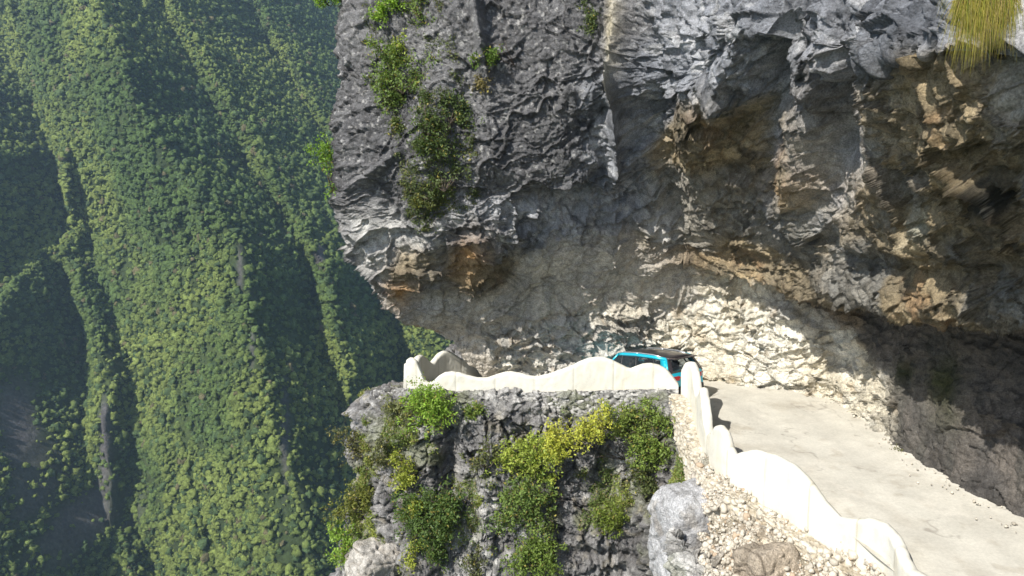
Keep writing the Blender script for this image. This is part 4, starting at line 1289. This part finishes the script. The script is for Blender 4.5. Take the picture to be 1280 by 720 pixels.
lh = rad[:, None, None] * rg.uniform(.16, .34, (NT, LQ, 1))
lquad = np.stack([lcen - la * lh, lcen - lb * lh * .6, lcen + la * lh, lcen + lb * lh * .6], 2).reshape(-1, 3)
lcol = np.repeat(np.clip(np.repeat(tcol, LQ, 0) * rg.uniform(.55, 1.5, (NT * LQ, 1)), 0, .5), 4, 0)
tcol = np.clip(np.repeat(tcol, K, 0) * rg.uniform(.72, 1.3, (NT * K, 1)), 0, .5)
M_CROWN = vcol_mat('tree_crowns', rough=.8, det=((.6, .25), (2.2, .5)), bump=1.0, bscale=1.5, bdist=1.0, spec=.15)
li = np.arange(NT * LQ)[:, None, None] * 4
LT = (np.array([[0, 1, 2], [0, 2, 3]])[None] + li).reshape(-1, 3)
quad = np.concatenate([quad, lquad])
forest = mesh_np('mountain_forest', quad, np.concatenate([(TF[None] + (np.arange(NT) * K)[:, None, None]).reshape(-1, 3), LT + NT * K]), M_CROWN, colors=np.concatenate([tcol, lcol]))
tag(forest, 'dense green forest covering the far mountainside', 'forest', kind='stuff')

# valley floor far below, out to the horizon
xs_ = np.linspace(-2600, 2600, 90); ys_ = np.linspace(-2000, 3200, 90)
gx, gy = np.meshgrid(xs_, ys_)
gz = -430 + 30 * fbm(np.stack([gx, gy, 0 * gx], -1), 600, 4, 560)
gP = np.stack([gx, gy, gz], -1)
gcx = mixc(C_(.03, .05, .02), C_(.06, .08, .03), sstep(-.3, .3, fbm(gP, 150, 4, 561)))
gf = grid_faces(90, 90)[:, ::-1]
tag(mesh_np('ground', gP.reshape(-1, 3), gf, M_MOUNT, colors=gcx.reshape(-1, 3), smooth=True), 'wooded valley floor far below', 'ground', kind='structure')

# ================================================================== HAZE
hz = MB(); hz.box((0, 600, (-475 + 440) / 2), (5600, 5700, 440 + 475))
mh = bpy.data.materials.new('haze_air'); mh.use_nodes = True; nt = mh.node_tree
for nd in list(nt.nodes):
    if nd.type == 'BSDF_PRINCIPLED': nt.nodes.remove(nd)
pv = nt.nodes.new('ShaderNodeVolumePrincipled')
pv.inputs['Color'].default_value = (.55, .75, .98, 1)
pv.inputs['Density'].default_value = HAZE = 0.00016
pv.inputs['Anisotropy'].default_value = .3
nt.links.new(pv.outputs['Volume'], nt.nodes['Material Output'].inputs['Volume'])
hzo = hz.build('haze', mh)
tag(hzo, 'thin blue haze filling the gorge', 'haze', kind='stuff')

# ================================================================== LIGHT
AZX, AZY, EL = .66, .75, radians(40)                 # horizontal travel of the light
h_ = math.hypot(AZX, AZY); AZX /= h_; AZY /= h_
trav = Vector((AZX * cos(EL), AZY * cos(EL), -sin(EL)))
sun = bpy.data.lights.new('sun', 'SUN'); sun.energy = 5.0; sun.angle = radians(.53); sun.color = (1, .955, .88)
so_ = bpy.data.objects.new('sun', sun); COL.objects.link(so_)
so_.rotation_euler = trav.to_track_quat('-Z', 'Y').to_euler()
so_.location = (-30, -30, 60)
wd = bpy.data.worlds.new('World'); SC.world = wd; wd.use_nodes = True
nt = wd.node_tree; bg = nt.nodes['Background']
sky = nt.nodes.new('ShaderNodeTexSky'); sky.sky_type = 'NISHITA'; sky.sun_disc = False
sky.sun_elevation = EL; sky.sun_rotation = math.atan2(-AZX, -AZY)
nt.links.new(sky.outputs['Color'], bg.inputs['Color']); bg.inputs['Strength'].default_value = .105

# ================================================================== CAMERA / RENDER
cam = bpy.data.cameras.new('camera'); cam.sensor_width = 36; cam.lens = F / 1280 * 36
cam.clip_start = .1; cam.clip_end = 9000
co = bpy.data.objects.new('camera', cam); COL.objects.link(co)
co.location = (0, 0, 0); co.rotation_euler = (pi / 2 - PITCH, 0, 0)
SC.camera = co
SC.view_settings.view_transform = 'Standard'; SC.view_settings.look = 'None'
SC.view_settings.exposure = .70; SC.view_settings.gamma = 1
SC.cycles.max_bounces = 6; SC.cycles.diffuse_bounces = 4; SC.cycles.transparent_max_bounces = 8
SC.cycles.volume_bounces = 1
SC.cycles.use_denoising = True
